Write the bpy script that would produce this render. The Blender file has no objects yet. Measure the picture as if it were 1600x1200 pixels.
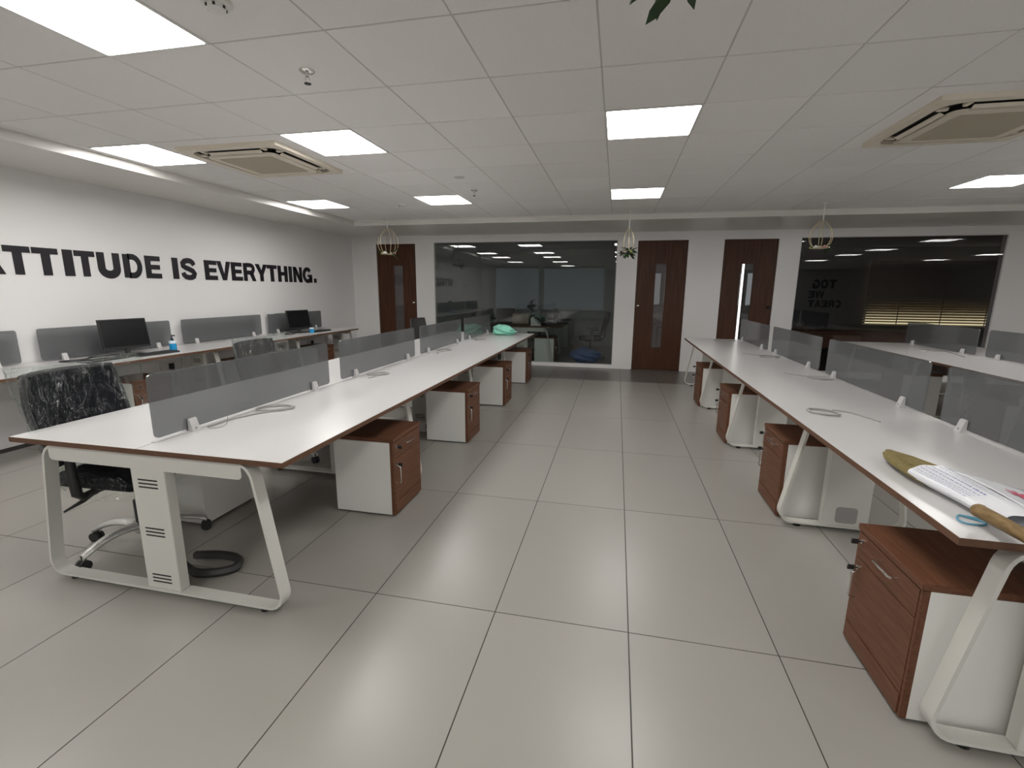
import bpy, bmesh, math, random
from mathutils import Vector, Matrix
random.seed(7)
PI = math.pi
SC = bpy.context.scene
COL = SC.collection

# ------------------------------------------------------------------ camera, world, exposure
F_PX = 734.39
YAW, PITCH, ROLL = math.radians(12.3172), math.radians(-11.2565), math.radians(-0.45187)
CAM_H = 1.4605
def _rot(y, p, r):
    Rz = Matrix(((math.cos(y), -math.sin(y), 0), (math.sin(y), math.cos(y), 0), (0, 0, 1)))
    Rx = Matrix(((1, 0, 0), (0, math.cos(p), -math.sin(p)), (0, math.sin(p), math.cos(p))))
    Ry = Matrix(((math.cos(r), 0, math.sin(r)), (0, 1, 0), (-math.sin(r), 0, math.cos(r))))
    return Rz @ Rx @ Ry
R = _rot(YAW, PITCH, ROLL)
cam_data = bpy.data.cameras.new('camera')
cam_data.sensor_fit = 'HORIZONTAL'
cam_data.sensor_width = 36.0
cam_data.lens = F_PX / 1600 * 36.0
cam_data.clip_start = 0.02
cam = bpy.data.objects.new('camera', cam_data)
COL.objects.link(cam)
rt, fw, up = R.col[0], R.col[1], R.col[2]
cam.matrix_world = Matrix(((rt[0], up[0], -fw[0], 0), (rt[1], up[1], -fw[1], 0), (rt[2], up[2], -fw[2], CAM_H), (0, 0, 0, 1)))
SC.camera = cam

world = bpy.data.worlds.new('world')
SC.world = world
world.use_nodes = True
world.node_tree.nodes['Background'].inputs[0].default_value = (0.5, 0.55, 0.6, 1)
world.node_tree.nodes['Background'].inputs[1].default_value = 0.05

SC.view_settings.view_transform = 'Standard'
SC.view_settings.look = 'None'
SC.view_settings.gamma = 1.0
SC.view_settings.use_curve_mapping = False
SC.view_settings.exposure = 0.0
LAMP_STRENGTH = 17.5
SC.cycles.max_bounces = 10
SC.cycles.diffuse_bounces = 6
SC.cycles.transparent_max_bounces = 16
SC.cycles.sample_clamp_indirect = 6.0

# ------------------------------------------------------------------ materials
MATS = {}
def _new(name):
    m = bpy.data.materials.new(name)
    m.use_nodes = True
    MATS[name] = m
    nt = m.node_tree
    return m, nt, nt.nodes['Principled BSDF']
def _link(nt, a, b): nt.links.new(a, b)

def plain(name, col, rough=0.5, metal=0.0, spec=0.5, noise=0.0, nscale=20.0, bump=0.0, bscale=200.0, rand=0.0, coat=0.0):
    m, nt, b = _new(name)
    b.inputs['Base Color'].default_value = (*col, 1)
    b.inputs['Roughness'].default_value = rough
    b.inputs['Metallic'].default_value = metal
    b.inputs['Specular IOR Level'].default_value = spec
    b.inputs['Coat Weight'].default_value = coat
    tc = nt.nodes.new('ShaderNodeTexCoord')
    if noise or rand:
        mix = nt.nodes.new('ShaderNodeMixRGB'); mix.blend_type = 'MULTIPLY'
        mix.inputs[0].default_value = 1.0
        mix.inputs[1].default_value = (*col, 1)
        no = nt.nodes.new('ShaderNodeTexNoise'); no.inputs['Scale'].default_value = nscale
        no.inputs['Detail'].default_value = 4
        _link(nt, tc.outputs['Object'], no.inputs['Vector'])
        mr = nt.nodes.new('ShaderNodeMapRange')
        mr.inputs['To Min'].default_value = 1 - noise; mr.inputs['To Max'].default_value = 1 + noise
        _link(nt, no.outputs['Fac'], mr.inputs['Value'])
        src = mr.outputs['Result']
        if rand:
            oi = nt.nodes.new('ShaderNodeObjectInfo')
            mr2 = nt.nodes.new('ShaderNodeMapRange')
            mr2.inputs['To Min'].default_value = 1 - rand; mr2.inputs['To Max'].default_value = 1 + rand
            _link(nt, oi.outputs['Random'], mr2.inputs['Value'])
            mu = nt.nodes.new('ShaderNodeMath'); mu.operation = 'MULTIPLY'
            _link(nt, src, mu.inputs[0]); _link(nt, mr2.outputs['Result'], mu.inputs[1])
            src = mu.outputs[0]
        cb = nt.nodes.new('ShaderNodeCombineXYZ')
        for i in range(3): _link(nt, src, cb.inputs[i])
        _link(nt, cb.outputs[0], mix.inputs[2])
        _link(nt, mix.outputs[0], b.inputs['Base Color'])
    if bump:
        n2 = nt.nodes.new('ShaderNodeTexNoise'); n2.inputs['Scale'].default_value = bscale
        n2.inputs['Detail'].default_value = 5
        _link(nt, tc.outputs['Object'], n2.inputs['Vector'])
        bp = nt.nodes.new('ShaderNodeBump'); bp.inputs['Strength'].default_value = bump
        bp.inputs['Distance'].default_value = 0.01
        _link(nt, n2.outputs['Fac'], bp.inputs['Height'])
        _link(nt, bp.outputs[0], b.inputs['Normal'])
    return m

def wood(name, c1, c2, stretch, rough=0.4, scale=9.0):
    m, nt, b = _new(name)
    tc = nt.nodes.new('ShaderNodeTexCoord')
    mp = nt.nodes.new('ShaderNodeMapping'); mp.inputs['Scale'].default_value = stretch
    _link(nt, tc.outputs['Object'], mp.inputs['Vector'])
    no = nt.nodes.new('ShaderNodeTexNoise'); no.inputs['Scale'].default_value = scale
    no.inputs['Detail'].default_value = 8; no.inputs['Roughness'].default_value = 0.6
    no.inputs['Distortion'].default_value = 0.4
    _link(nt, mp.outputs[0], no.inputs['Vector'])
    cr = nt.nodes.new('ShaderNodeValToRGB')
    cr.color_ramp.elements[0].position = 0.3; cr.color_ramp.elements[0].color = (*c1, 1)
    cr.color_ramp.elements[1].position = 0.7; cr.color_ramp.elements[1].color = (*c2, 1)
    _link(nt, no.outputs['Fac'], cr.inputs[0])
    _link(nt, cr.outputs[0], b.inputs['Base Color'])
    b.inputs['Roughness'].default_value = rough
    b.inputs['Specular IOR Level'].default_value = 0.22
    return m

def emit(name, col, strength):
    m, nt, b = _new(name)
    nt.nodes.remove(b)
    e = nt.nodes.new('ShaderNodeEmission')
    e.inputs[0].default_value = (*col, 1); e.inputs[1].default_value = strength
    _link(nt, e.outputs[0], nt.nodes['Material Output'].inputs[0])
    return m

def glass(name, tint, ior=1.5, rough=0.0, diff=None, dfac=0.0, boost=1.0):
    """thin pane: tinted straight-through view plus a fresnel reflection, optional milky share"""
    m, nt, b = _new(name)
    nt.nodes.remove(b)
    tr = nt.nodes.new('ShaderNodeBsdfTransparent'); tr.inputs[0].default_value = (*tint, 1)
    gl = nt.nodes.new('ShaderNodeBsdfGlossy'); gl.inputs['Roughness'].default_value = rough
    gl.inputs[0].default_value = (1, 1, 1, 1)
    body = tr.outputs[0]
    if diff:
        df = nt.nodes.new('ShaderNodeBsdfDiffuse'); df.inputs[0].default_value = (*diff, 1)
        mx0 = nt.nodes.new('ShaderNodeMixShader'); mx0.inputs[0].default_value = dfac
        _link(nt, tr.outputs[0], mx0.inputs[1]); _link(nt, df.outputs[0], mx0.inputs[2])
        body = mx0.outputs[0]
    fr = nt.nodes.new('ShaderNodeFresnel'); fr.inputs[0].default_value = ior
    geo = nt.nodes.new('ShaderNodeNewGeometry')
    ml = nt.nodes.new('ShaderNodeMath'); ml.operation = 'MULTIPLY'; ml.inputs[1].default_value = boost
    _link(nt, fr.outputs[0], ml.inputs[0])
    inv = nt.nodes.new('ShaderNodeMath'); inv.operation = 'SUBTRACT'; inv.inputs[0].default_value = 1
    _link(nt, geo.outputs['Backfacing'], inv.inputs[1])
    m2 = nt.nodes.new('ShaderNodeMath'); m2.operation = 'MULTIPLY'; m2.use_clamp = True
    _link(nt, ml.outputs[0], m2.inputs[0]); _link(nt, inv.outputs[0], m2.inputs[1])
    mx = nt.nodes.new('ShaderNodeMixShader')
    _link(nt, m2.outputs[0], mx.inputs[0]); _link(nt, body, mx.inputs[1]); _link(nt, gl.outputs[0], mx.inputs[2])
    _link(nt, mx.outputs[0], nt.nodes['Material Output'].inputs[0])
    return m

def film(name):
    """crumpled clear packing film"""
    m, nt, b = _new(name)
    nt.nodes.remove(b)
    tc = nt.nodes.new('ShaderNodeTexCoord')
    mp = nt.nodes.new('ShaderNodeMapping'); mp.inputs['Scale'].default_value = (1, 1, 0.45)
    mp.inputs['Rotation'].default_value = (0.5, 0.2, 0.3)
    _link(nt, tc.outputs['Object'], mp.inputs['Vector'])
    no = nt.nodes.new('ShaderNodeTexNoise'); no.inputs['Scale'].default_value = 16
    no.inputs['Detail'].default_value = 6; no.inputs['Distortion'].default_value = 1.2
    _link(nt, mp.outputs[0], no.inputs['Vector'])
    bp = nt.nodes.new('ShaderNodeBump'); bp.inputs['Strength'].default_value = 1.0
    bp.inputs['Distance'].default_value = 0.05
    _link(nt, no.outputs['Fac'], bp.inputs['Height'])
    tr = nt.nodes.new('ShaderNodeBsdfTransparent'); tr.inputs[0].default_value = (0.93, 0.95, 0.94, 1)
    gl = nt.nodes.new('ShaderNodeBsdfGlossy'); gl.inputs['Roughness'].default_value = 0.07
    _link(nt, bp.outputs[0], gl.inputs['Normal'])
    df = nt.nodes.new('ShaderNodeBsdfTranslucent'); df.inputs[0].default_value = (0.85, 0.9, 0.88, 1)
    lw = nt.nodes.new('ShaderNodeLayerWeight'); lw.inputs[0].default_value = 0.13
    mr = nt.nodes.new('ShaderNodeMapRange'); mr.inputs['To Min'].default_value = 0.012; mr.inputs['To Max'].default_value = 0.30
    _link(nt, lw.outputs['Facing'], mr.inputs['Value'])
    n3 = nt.nodes.new('ShaderNodeTexNoise'); n3.inputs['Scale'].default_value = 9; n3.inputs['Detail'].default_value = 3; n3.inputs['Distortion'].default_value = 0.8
    mp3 = nt.nodes.new('ShaderNodeMapping'); mp3.inputs['Scale'].default_value = (1.0, 2.6, 0.8); mp3.inputs['Rotation'].default_value = (0.75, 0.0, 0.0)
    _link(nt, tc.outputs['Object'], mp3.inputs['Vector']); _link(nt, mp3.outputs[0], n3.inputs['Vector'])
    rp = nt.nodes.new('ShaderNodeValToRGB')      # sharp creases of the film
    rp.color_ramp.elements[0].position = 0.485; rp.color_ramp.elements[0].color = (0, 0, 0, 1)
    rp.color_ramp.elements[1].position = 0.50; rp.color_ramp.elements[1].color = (.22, .22, .22, 1)
    e2 = rp.color_ramp.elements.new(0.515); e2.color = (0, 0, 0, 1)
    _link(nt, n3.outputs['Fac'], rp.inputs[0])
    ad = nt.nodes.new('ShaderNodeMath'); ad.operation = 'ADD'; ad.use_clamp = True
    _link(nt, mr.outputs[0], ad.inputs[0]); _link(nt, rp.outputs[0], ad.inputs[1])
    m1 = nt.nodes.new('ShaderNodeMixShader'); m1.inputs[0].default_value = 0.006
    _link(nt, tr.outputs[0], m1.inputs[1]); _link(nt, df.outputs[0], m1.inputs[2])
    mx = nt.nodes.new('ShaderNodeMixShader')
    _link(nt, ad.outputs[0], mx.inputs[0]); _link(nt, m1.outputs[0], mx.inputs[1]); _link(nt, gl.outputs[0], mx.inputs[2])
    _link(nt, mx.outputs[0], nt.nodes['Material Output'].inputs[0])
    return m

plain('wall_paint', (0.84, 0.825, 0.82), 0.45, bump=0.03, bscale=350)
plain('wall_laminate', (0.82, 0.805, 0.795), 0.28, bump=0.01, bscale=60)
plain('soffit_paint', (0.74, 0.72, 0.685), 0.35)
plain('ceiling_tile', (0.86, 0.845, 0.835), 0.8, noise=0.03, nscale=60, bump=0.12, bscale=260, rand=0.025)
plain('ceiling_grid', (0.56, 0.55, 0.53), 0.6)
plain('floor_tile', (0.300, 0.284, 0.258), 0.30, noise=0.03, nscale=2.5, bump=0.006, bscale=30, rand=0.03, spec=0.45)
plain('floor_grout', (0.05, 0.045, 0.04), 0.9)
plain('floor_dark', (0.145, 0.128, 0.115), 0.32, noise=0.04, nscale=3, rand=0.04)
plain('cabin_wall', (0.42, 0.44, 0.43), 0.7)
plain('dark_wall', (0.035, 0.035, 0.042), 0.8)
plain('laminate_white', (0.59, 0.577, 0.572), 0.24, bump=0.004, bscale=300)
plain('metal_white', (0.64, 0.63, 0.585), 0.38)
plain('panel_white', (0.80, 0.79, 0.755), 0.4)
wood('edge_brown', (0.110, 0.056, 0.034), (0.155, 0.082, 0.051), (1, 1, 6), 0.45)
wood('wood_pedestal', (0.100, 0.038, 0.019), (0.170, 0.076, 0.043), (12, 0.9, 12), 0.42, 6.0)
wood('wood_door', (0.052, 0.020, 0.010), (0.100, 0.042, 0.022), (11, 11, 0.6), 0.45, 4.0)
wood('wood_dark', (0.06, 0.03, 0.018), (0.10, 0.05, 0.03), (8, 1, 8), 0.4, 5.0)
plain('dark_slot', (0.015, 0.014, 0.013), 0.8)
plain('black_plastic', (0.018, 0.018, 0.019), 0.45)
plain('black_fabric', (0.0075, 0.0075, 0.010), 0.8, spec=0.12, bump=0.2, bscale=400)
plain('hose_grey', (0.035, 0.033, 0.032), 0.5)
plain('mesh_fabric', (0.05, 0.047, 0.045), 0.7, bump=0.3, bscale=500)
plain('screen_black', (0.006, 0.006, 0.007), 0.25)
plain('chrome', (0.75, 0.74, 0.71), 0.2, metal=1.0)
plain('chrome_wrapped', (0.62, 0.61, 0.59), 0.28, metal=0.6, bump=0.5, bscale=60)
plain('cable_grey', (0.33, 0.32, 0.31), 0.5)
plain('cable_white', (0.72, 0.71, 0.68), 0.5)
plain('ac_white', (0.76, 0.70, 0.585), 0.4)
plain('ac_grille', (0.47, 0.43, 0.325), 0.6, bump=0.4, bscale=250)
plain('letter_black', (0.012, 0.010, 0.014), 0.45)
plain('gold_wire', (0.62, 0.52, 0.34), 0.35, metal=0.4)
plain('white_cord', (0.8, 0.8, 0.78), 0.5)
plain('leaf_dark', (0.018, 0.045, 0.012), 0.55, noise=0.3, nscale=40)
plain('flower_white', (0.85, 0.84, 0.76), 0.6)
plain('flower_yellow', (0.70, 0.72, 0.25), 0.6)
plain('flower_pink', (0.55, 0.30, 0.25), 0.6)
plain('mint_cloth', (0.27, 0.66, 0.52), 0.7, bump=0.3, bscale=60)
plain('blue_liquid', (0.02, 0.30, 0.62), 0.25)
plain('label_white', (0.75, 0.8, 0.82), 0.5)
plain('bristle', (0.20, 0.155, 0.05), 0.7, noise=0.4, nscale=90, bump=0.5, bscale=300)
wood('broom_stick_wood', (0.14, 0.085, 0.035), (0.30, 0.20, 0.09), (6, 0.8, 6), 0.55, 14)
plain('plastic_bag', (0.76, 0.765, 0.80), 0.3, bump=0.15, bscale=40)
plain('print_blue', (0.20, 0.23, 0.42), 0.5)
plain('print_red', (0.52, 0.06, 0.12), 0.5)
plain('print_grey', (0.42, 0.39, 0.41), 0.5)
plain('string_blue', (0.10, 0.30, 0.42), 0.6)
plain('bag_blue', (0.02, 0.09, 0.30), 0.5, bump=0.4, bscale=14)
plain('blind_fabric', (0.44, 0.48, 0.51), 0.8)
plain('blind_slat', (0.30, 0.24, 0.15), 0.45)
plain('cardboard', (0.30, 0.24, 0.17), 0.8)
plain('detector_white', (0.75, 0.74, 0.72), 0.4)
plain('socket_plate', (0.72, 0.70, 0.67), 0.4)
emit('led_diffuser', (1.0, 0.985, 0.955), LAMP_STRENGTH)
emit('daylight_pane', (1.0, 0.90, 0.55), 1.25)
emit('fill_glow', (0.93, 0.97, 1.0), 2.6)  # glow of the added fill panels on the rear wall
emit('daylight_bright', (1.0, 0.98, 0.92), 3.5)
glass('window_glass', (0.80, 0.83, 0.82), 1.52, boost=1.9)
glass('window_glass_dark', (0.80, 0.79, 0.80), 1.52, boost=1.6)
glass('door_glass', (0.55, 0.53, 0.52), 1.5, diff=(0.22, 0.20, 0.20), dfac=0.45)
glass('screen_grey', (0.72, 0.735, 0.745), 1.45, rough=0.08, diff=(0.185, 0.19, 0.194), dfac=0.53, boost=0.7)
film('packing_film')
_b = MATS['blind_fabric'].node_tree.nodes['Principled BSDF']       # weak glow put into the blind fabric, standing in for daylight behind
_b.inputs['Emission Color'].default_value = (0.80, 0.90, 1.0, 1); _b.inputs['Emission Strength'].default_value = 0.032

# ------------------------------------------------------------------ mesh helpers
class G:
    def __init__(s): s.bm = bmesh.new()
    def box(s, a, b, bev=0.0, seg=1):
        c = [(a[i] + b[i]) / 2 for i in range(3)]; d = [abs(b[i] - a[i]) for i in range(3)]
        r = bmesh.ops.create_cube(s.bm, size=1.0)
        vs = r['verts']
        for v in vs: v.co = Vector((v.co.x * d[0] + c[0], v.co.y * d[1] + c[1], v.co.z * d[2] + c[2]))
        if bev > 0:
            es = list({e for v in vs for e in v.link_edges})
            bmesh.ops.bevel(s.bm, geom=es, offset=bev, segments=seg, affect='EDGES', profile=0.5)
        return s
    def prism(s, poly, f0, f1):
        """poly: list of 2D points; f0, f1 map a 2D point to 3D at either end"""
        A = [s.bm.verts.new(f0(*p)) for p in poly]; B = [s.bm.verts.new(f1(*p)) for p in poly]
        n = len(poly)
        s.bm.faces.new(A); s.bm.faces.new(B[::-1])
        for i in range(n): s.bm.faces.new((A[i], B[i], B[(i + 1) % n], A[(i + 1) % n]))
        return s
    def plate(s, poly, axis, a, b):
        if axis == 'x': f = lambda t: (lambda u, v: (t, u, v))
        elif axis == 'y': f = lambda t: (lambda u, v: (u, t, v))
        else: f = lambda t: (lambda u, v: (u, v, t))
        return s.prism(poly, f(a), f(b))
    def ringplate(s, outer, inner, axis, a, b):
        """closed band between two loops with equal point counts"""
        if axis == 'x': f = lambda t, p: (t, p[0], p[1])
        elif axis == 'y': f = lambda t, p: (p[0], t, p[1])
        else: f = lambda t, p: (p[0], p[1], t)
        n = len(outer)
        V = [[s.bm.verts.new(f(t, p)) for p in lp] for t in (a, b) for lp in (outer, inner)]
        for i in range(n):
            j = (i + 1) % n
            s.bm.faces.new((V[0][i], V[0][j], V[1][j], V[1][i]))
            s.bm.faces.new((V[2][i], V[3][i], V[3][j], V[2][j]))
            s.bm.faces.new((V[0][i], V[2][i], V[2][j], V[0][j]))
            s.bm.faces.new((V[1][i], V[1][j], V[3][j], V[3][i]))
        return s
    def tube(s, pts, r, n=8, closed=False):
        pts = [Vector(p) for p in pts]; m = len(pts); rings = []
        prev = None
        for i, p in enumerate(pts):
            if closed: t = pts[(i + 1) % m] - pts[i - 1]
            else: t = pts[min(i + 1, m - 1)] - pts[max(i - 1, 0)]
            if t.length < 1e-9: t = Vector((0, 0, 1))
            t.normalize()
            if prev is None:
                ref = Vector((0, 0, 1)) if abs(t.z) < 0.9 else Vector((1, 0, 0))
                u = t.cross(ref).normalized()
            else:
                u = (prev - t * prev.dot(t)).normalized()
            prev = u
            w = t.cross(u)
            rr = r[i] if isinstance(r, (list, tuple)) else r
            rings.append([s.bm.verts.new(p + (u * math.cos(2 * PI * k / n) + w * math.sin(2 * PI * k / n)) * rr) for k in range(n)])
        L = m if closed else m - 1
        for i in range(L):
            a, b = rings[i], rings[(i + 1) % m]
            for k in range(n): s.bm.faces.new((a[k], a[(k + 1) % n], b[(k + 1) % n], b[k]))
        if not closed:
            s.bm.faces.new(rings[0][::-1]); s.bm.faces.new(rings[-1])
        return s
    def lathe(s, prof, c=(0, 0, 0), n=20):
        rings = []
        for (r, z) in prof:
            r = max(r, 1e-4)
            rings.append([s.bm.verts.new((c[0] + r * math.cos(2 * PI * k / n), c[1] + r * math.sin(2 * PI * k / n), c[2] + z)) for k in range(n)])
        for a, b in zip(rings, rings[1:]):
            for k in range(n): s.bm.faces.new((a[k], a[(k + 1) % n], b[(k + 1) % n], b[k]))
        s.bm.faces.new(rings[0][::-1]); s.bm.faces.new(rings[-1])
        return s
    def ball(s, c, r, sub=1, sc=(1, 1, 1)):
        q = bmesh.ops.create_icosphere(s.bm, subdivisions=sub, radius=r)
        for v in q['verts']: v.co = Vector((v.co.x * sc[0] + c[0], v.co.y * sc[1] + c[1], v.co.z * sc[2] + c[2]))
        return s
    def grid(s, fn, nu, nv):
        V = [[s.bm.verts.new(fn(i / nu, j / nv)) for j in range(nv + 1)] for i in range(nu + 1)]
        for i in range(nu):
            for j in range(nv): s.bm.faces.new((V[i][j], V[i + 1][j], V[i + 1][j + 1], V[i][j + 1]))
        return s
    def mesh(s, name, smooth=False):
        bmesh.ops.recalc_face_normals(s.bm, faces=s.bm.faces[:])
        me = bpy.data.meshes.new(name)
        s.bm.to_mesh(me); s.bm.free()
        if smooth:
            me.polygons.foreach_set('use_smooth', [True] * len(me.polygons))
            try: me.set_sharp_from_angle(angle=math.radians(40))
            except Exception: pass
        return me
    def obj(s, name, mat, parent=None, smooth=False, loc=None):
        return link(name, s.mesh(name, smooth), mat, parent, loc)
def link(name, me, mat, parent=None, loc=None):
    if mat and not me.materials: me.materials.append(MATS[mat])
    o = bpy.data.objects.new(name, me)
    COL.objects.link(o)
    if parent is not None: o.parent = parent
    if loc is not None: o.location = loc
    return o
def tag(o, label=None, cat=None, group=None, kind=None):
    if label: o['label'] = label
    if cat: o['category'] = cat
    if group: o['group'] = group
    if kind: o['kind'] = kind
    return o
def thing(name, label, cat, loc=(0, 0, 0), rz=0.0, group=None):
    o = bpy.data.objects.new(name, None)
    o.empty_display_size = 0.1
    COL.objects.link(o)
    o.location = loc; o.rotation_euler = (0, 0, rz)
    return tag(o, label, cat, group)
def struct(name, label, loc=(0, 0, 0)):
    o = bpy.data.objects.new(name, None); COL.objects.link(o); o.location = loc
    o.empty_display_size = 0.1
    return tag(o, label, None, None, 'structure')
def copy_tree(src, loc, rz, label, parent=None):
    def rec(o, par):
        c = o.copy(); COL.objects.link(c); c.parent = par
        for ch in o.children: rec(ch, c)
        return c
    r = rec(src, parent)
    r.location = loc; r.rotation_euler = (0, 0, rz)
    r['label'] = label
    return r
def arc(cx, cy, r, a0, a1, n):
    return [(cx + r * math.cos(math.radians(a0 + (a1 - a0) * i / n)), cy + r * math.sin(math.radians(a0 + (a1 - a0) * i / n))) for i in range(n + 1)]
def rrect(x0, x1, y0, y1, r, n=4):
    return arc(x1 - r, y1 - r, r, 0, 90, n) + arc(x0 + r, y1 - r, r, 90, 180, n) + arc(x0 + r, y0 + r, r, 180, 270, n) + arc(x1 - r, y0 + r, r, 270, 360, n)
def rounded(poly, rads, n=6):
    """round the corners of a convex polygon, one radius per corner"""
    out = []; m = len(poly)
    for i in range(m):
        p = Vector((*poly[i], 0)); a = (Vector((*poly[i - 1], 0)) - p).normalized(); b = (Vector((*poly[(i + 1) % m], 0)) - p).normalized()
        r = rads[i]
        ang = a.angle(b); d = r / math.tan(ang / 2)
        c = p + (a + b).normalized() * (r / math.sin(ang / 2))
        p0, p1 = p + a * d, p + b * d
        v0, v1 = p0 - c, p1 - c
        tot = v0.angle(v1); sgn = 1 if v0.cross(v1).z > 0 else -1
        for k in range(n + 1):
            t = sgn * tot * k / n
            out.append((c.x + v0.x * math.cos(t) - v0.y * math.sin(t), c.y + v0.x * math.sin(t) + v0.y * math.cos(t)))
    return out

# ------------------------------------------------------------------ room constants
CZ = 2.592                       # tile ceiling
SOFFIT = 2.515
WX, WY = -5.42, 9.15             # left wall, back wall
XR, YB = 15.0, -8.0              # far right wall and the wall behind the camera
GX0, GY0, GP, GPY = -1.336, 2.1279, 0.6, 0.60373   # ceiling grid origin and pitch
CL, CBK = -4.43, 7.60            # edges of the tile ceiling

# ------------------------------------------------------------------ floor
floor = struct('floor', 'pale grey rectangular floor tiles with thin dark joints')
G().box((WX - 0.1, YB - 0.1, -0.12), (XR + 0.1, 14.2, -0.0014)).obj('floor_bed', 'floor_grout', floor)
FX0, FY0, TX, TY = 0.1201, 1.870, 0.6, 1.2
tile_me = G().box((0.0025, 0.0025, -0.0055), (TX - 0.0025, TY - 0.0025, 0.0)).mesh('tile')
tile_me.materials.append(MATS['floor_tile'])
DARK_Y = 7.835
for i in range(-9, 12):
    for j in range(-2, 5):
        if FX0 + i * TX > 6.6: continue
        y0 = FY0 + j * TY
        if y0 + TY > DARK_Y + 0.01: continue
        if j < -1 and abs(i) > 6: continue
        link('tile', tile_me, None, floor, (FX0 + i * TX, y0, 0))
ye = FY0 + 4 * TY
cut_me = G().box((0.0025, 0.0025, -0.0055), (TX - 0.0025, DARK_Y - ye - 0.002, 0.0)).mesh('tile')
cut_me.materials.append(MATS['floor_tile'])
for i in range(-9, 11): link('tile', cut_me, None, floor, (FX0 + i * TX, ye, 0))
dark_me = G().box((0.0015, 0.002, -0.0055), (TX - 0.0015, WY - DARK_Y - 0.002, 0.0), 0.0012).mesh('border_tile')
dark_me.materials.append(MATS['floor_dark'])
for i in range(-9, 11): link('border_tile', dark_me, None, floor, (FX0 + i * TX, DARK_Y, 0))
g = G()
g.box((WX, YB, -0.0055), (XR, FY0 - 2 * TY - 0.002, 0))
g.box((FX0 + 11 * TX, FY0 - 2 * TY, -0.0055), (XR, WY, 0))
g.box((WX, FY0 - 2 * TY, -0.0055), (FX0 - 6 * TX - 0.002, FY0 - TY - 0.002, 0))
g.box((FX0 + 7 * TX + 0.002, FY0 - 2 * TY, -0.0055), (FX0 + 11 * TX - .002, FY0 - TY - 0.002, 0))
g.obj('far_floor', 'floor_tile', floor)
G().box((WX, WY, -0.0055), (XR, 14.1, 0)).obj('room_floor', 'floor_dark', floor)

# ------------------------------------------------------------------ ceiling
ceil = struct('ceiling', 'suspended ceiling of square off-white tiles in a slim grid')
LIGHTS = [(-2.536, -1), (-2.536, 2), (-2.536, 6), (-0.136, -1), (-0.136, 2), (-0.136, 6), (-4.336, -1), (-4.336, 2), (-4.336, 6),
          (3.464, 6), (3.464, 2), (3.464, -1), (6.464, 6), (6.464, 2), (6.464, -1)]
FARL = [(-4.336, -5), (-2.536, -5), (-0.136, -5), (3.464, -5), (6.464, -5), (-2.536, -10), (-0.136, -10), (3.464, -10), (10.064, 6), (10.064, 2), (10.064, -1), (10.064, -5), (13.0, 2), (13.0, -4)]
def gy(j): return GY0 + j * GPY
light_cells = {(round((x - GX0) / GP), j) for x, j in LIGHTS}
AC = [(-3.136, gy(3)), (2.264, gy(3))]
ac_cells = set()
for (ax, ay) in AC:
    ci, cj = round((ax - GX0) / GP), 3
    ac_cells |= {(ci - 1, cj - 1), (ci, cj - 1), (ci - 1, cj), (ci, cj)}
ct_me = G().box((0.004, 0.0055, 0.0), (GP - 0.004, GPY - 0.0055, 0.012), 0.002).mesh('ceiling_tile')
ct_me.materials.append(MATS['ceiling_tile'])
for i in range(-5, 13):
    for j in range(-2, 9):
        if (i, j) in light_cells or (i, j) in ac_cells: continue
        if gy(j) + GPY > CBK + 0.01: continue
        link('ceiling_tile', ct_me, None, ceil, (GX0 + i * GP, gy(j), CZ))
# exposed T bars of the grid, set just above the tile faces
for i in range(-5, 14): G().box((GX0 + i * GP - 0.011, gy(-2), CZ + 0.003), (GX0 + i * GP + 0.011, CBK, CZ + 0.0045)).obj('grid_bar', 'ceiling_grid', ceil)
for j in range(-2, 10): G().box((CL, gy(j) - 0.011, CZ + 0.0046), (GX0 + 13 * GP, gy(j) + 0.011, CZ + 0.006)).obj('grid_bar', 'ceiling_grid', ceil)
g = G()
g.box((WX, YB, CZ + 0.06), (XR, WY + 0.2, CZ + 0.16))
g.obj('ceiling_slab', 'ceiling_tile', ceil)
g = G()
g.box((WX, YB, CZ), (XR, gy(-2), CZ + 0.012))
g.box((GX0 + 13 * GP, gy(-2), CZ), (XR, CBK, CZ + 0.012))
g.box((CL, gy(9) + .004, CZ), (GX0 + 13 * GP, CBK, CZ + 0.012))
g.box((CL, gy(-2), CZ + .001), (GX0 - 5 * GP - .002, CBK, CZ + 0.012))
g.obj('far_ceiling', 'ceiling_tile', ceil)
# two AC cells: closing tiles around the cassettes
for (ax, ay) in AC:
    w = 0.596
    for (a, b) in (((ax - w, ay - w), (ax + w, ay - .47)), ((ax - w, ay + .47), (ax + w, ay + w)), ((ax - w, ay - .47), (ax - .47, ay + .47)), ((ax + .47, ay - .47), (ax + w, ay + .47))):
        G().box((a[0], a[1], CZ), (b[0], b[1], CZ + 0.012)).obj('cut_tile', 'ceiling_tile', ceil)
# dropped bulkheads along back and left walls
tag(G().box((WX, CBK, SOFFIT), (XR, WY + 0.05, CZ + 0.06)).obj('trim_1', 'soffit_paint'), 'flat painted bulkhead above the row of brown doors', None, None, 'structure')
tag(G().box((WX, YB, SOFFIT), (CL, CBK, CZ + 0.06)).obj('trim_2', 'soffit_paint'), 'dropped painted bulkhead along the wall with black lettering', None, None, 'structure')

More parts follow.
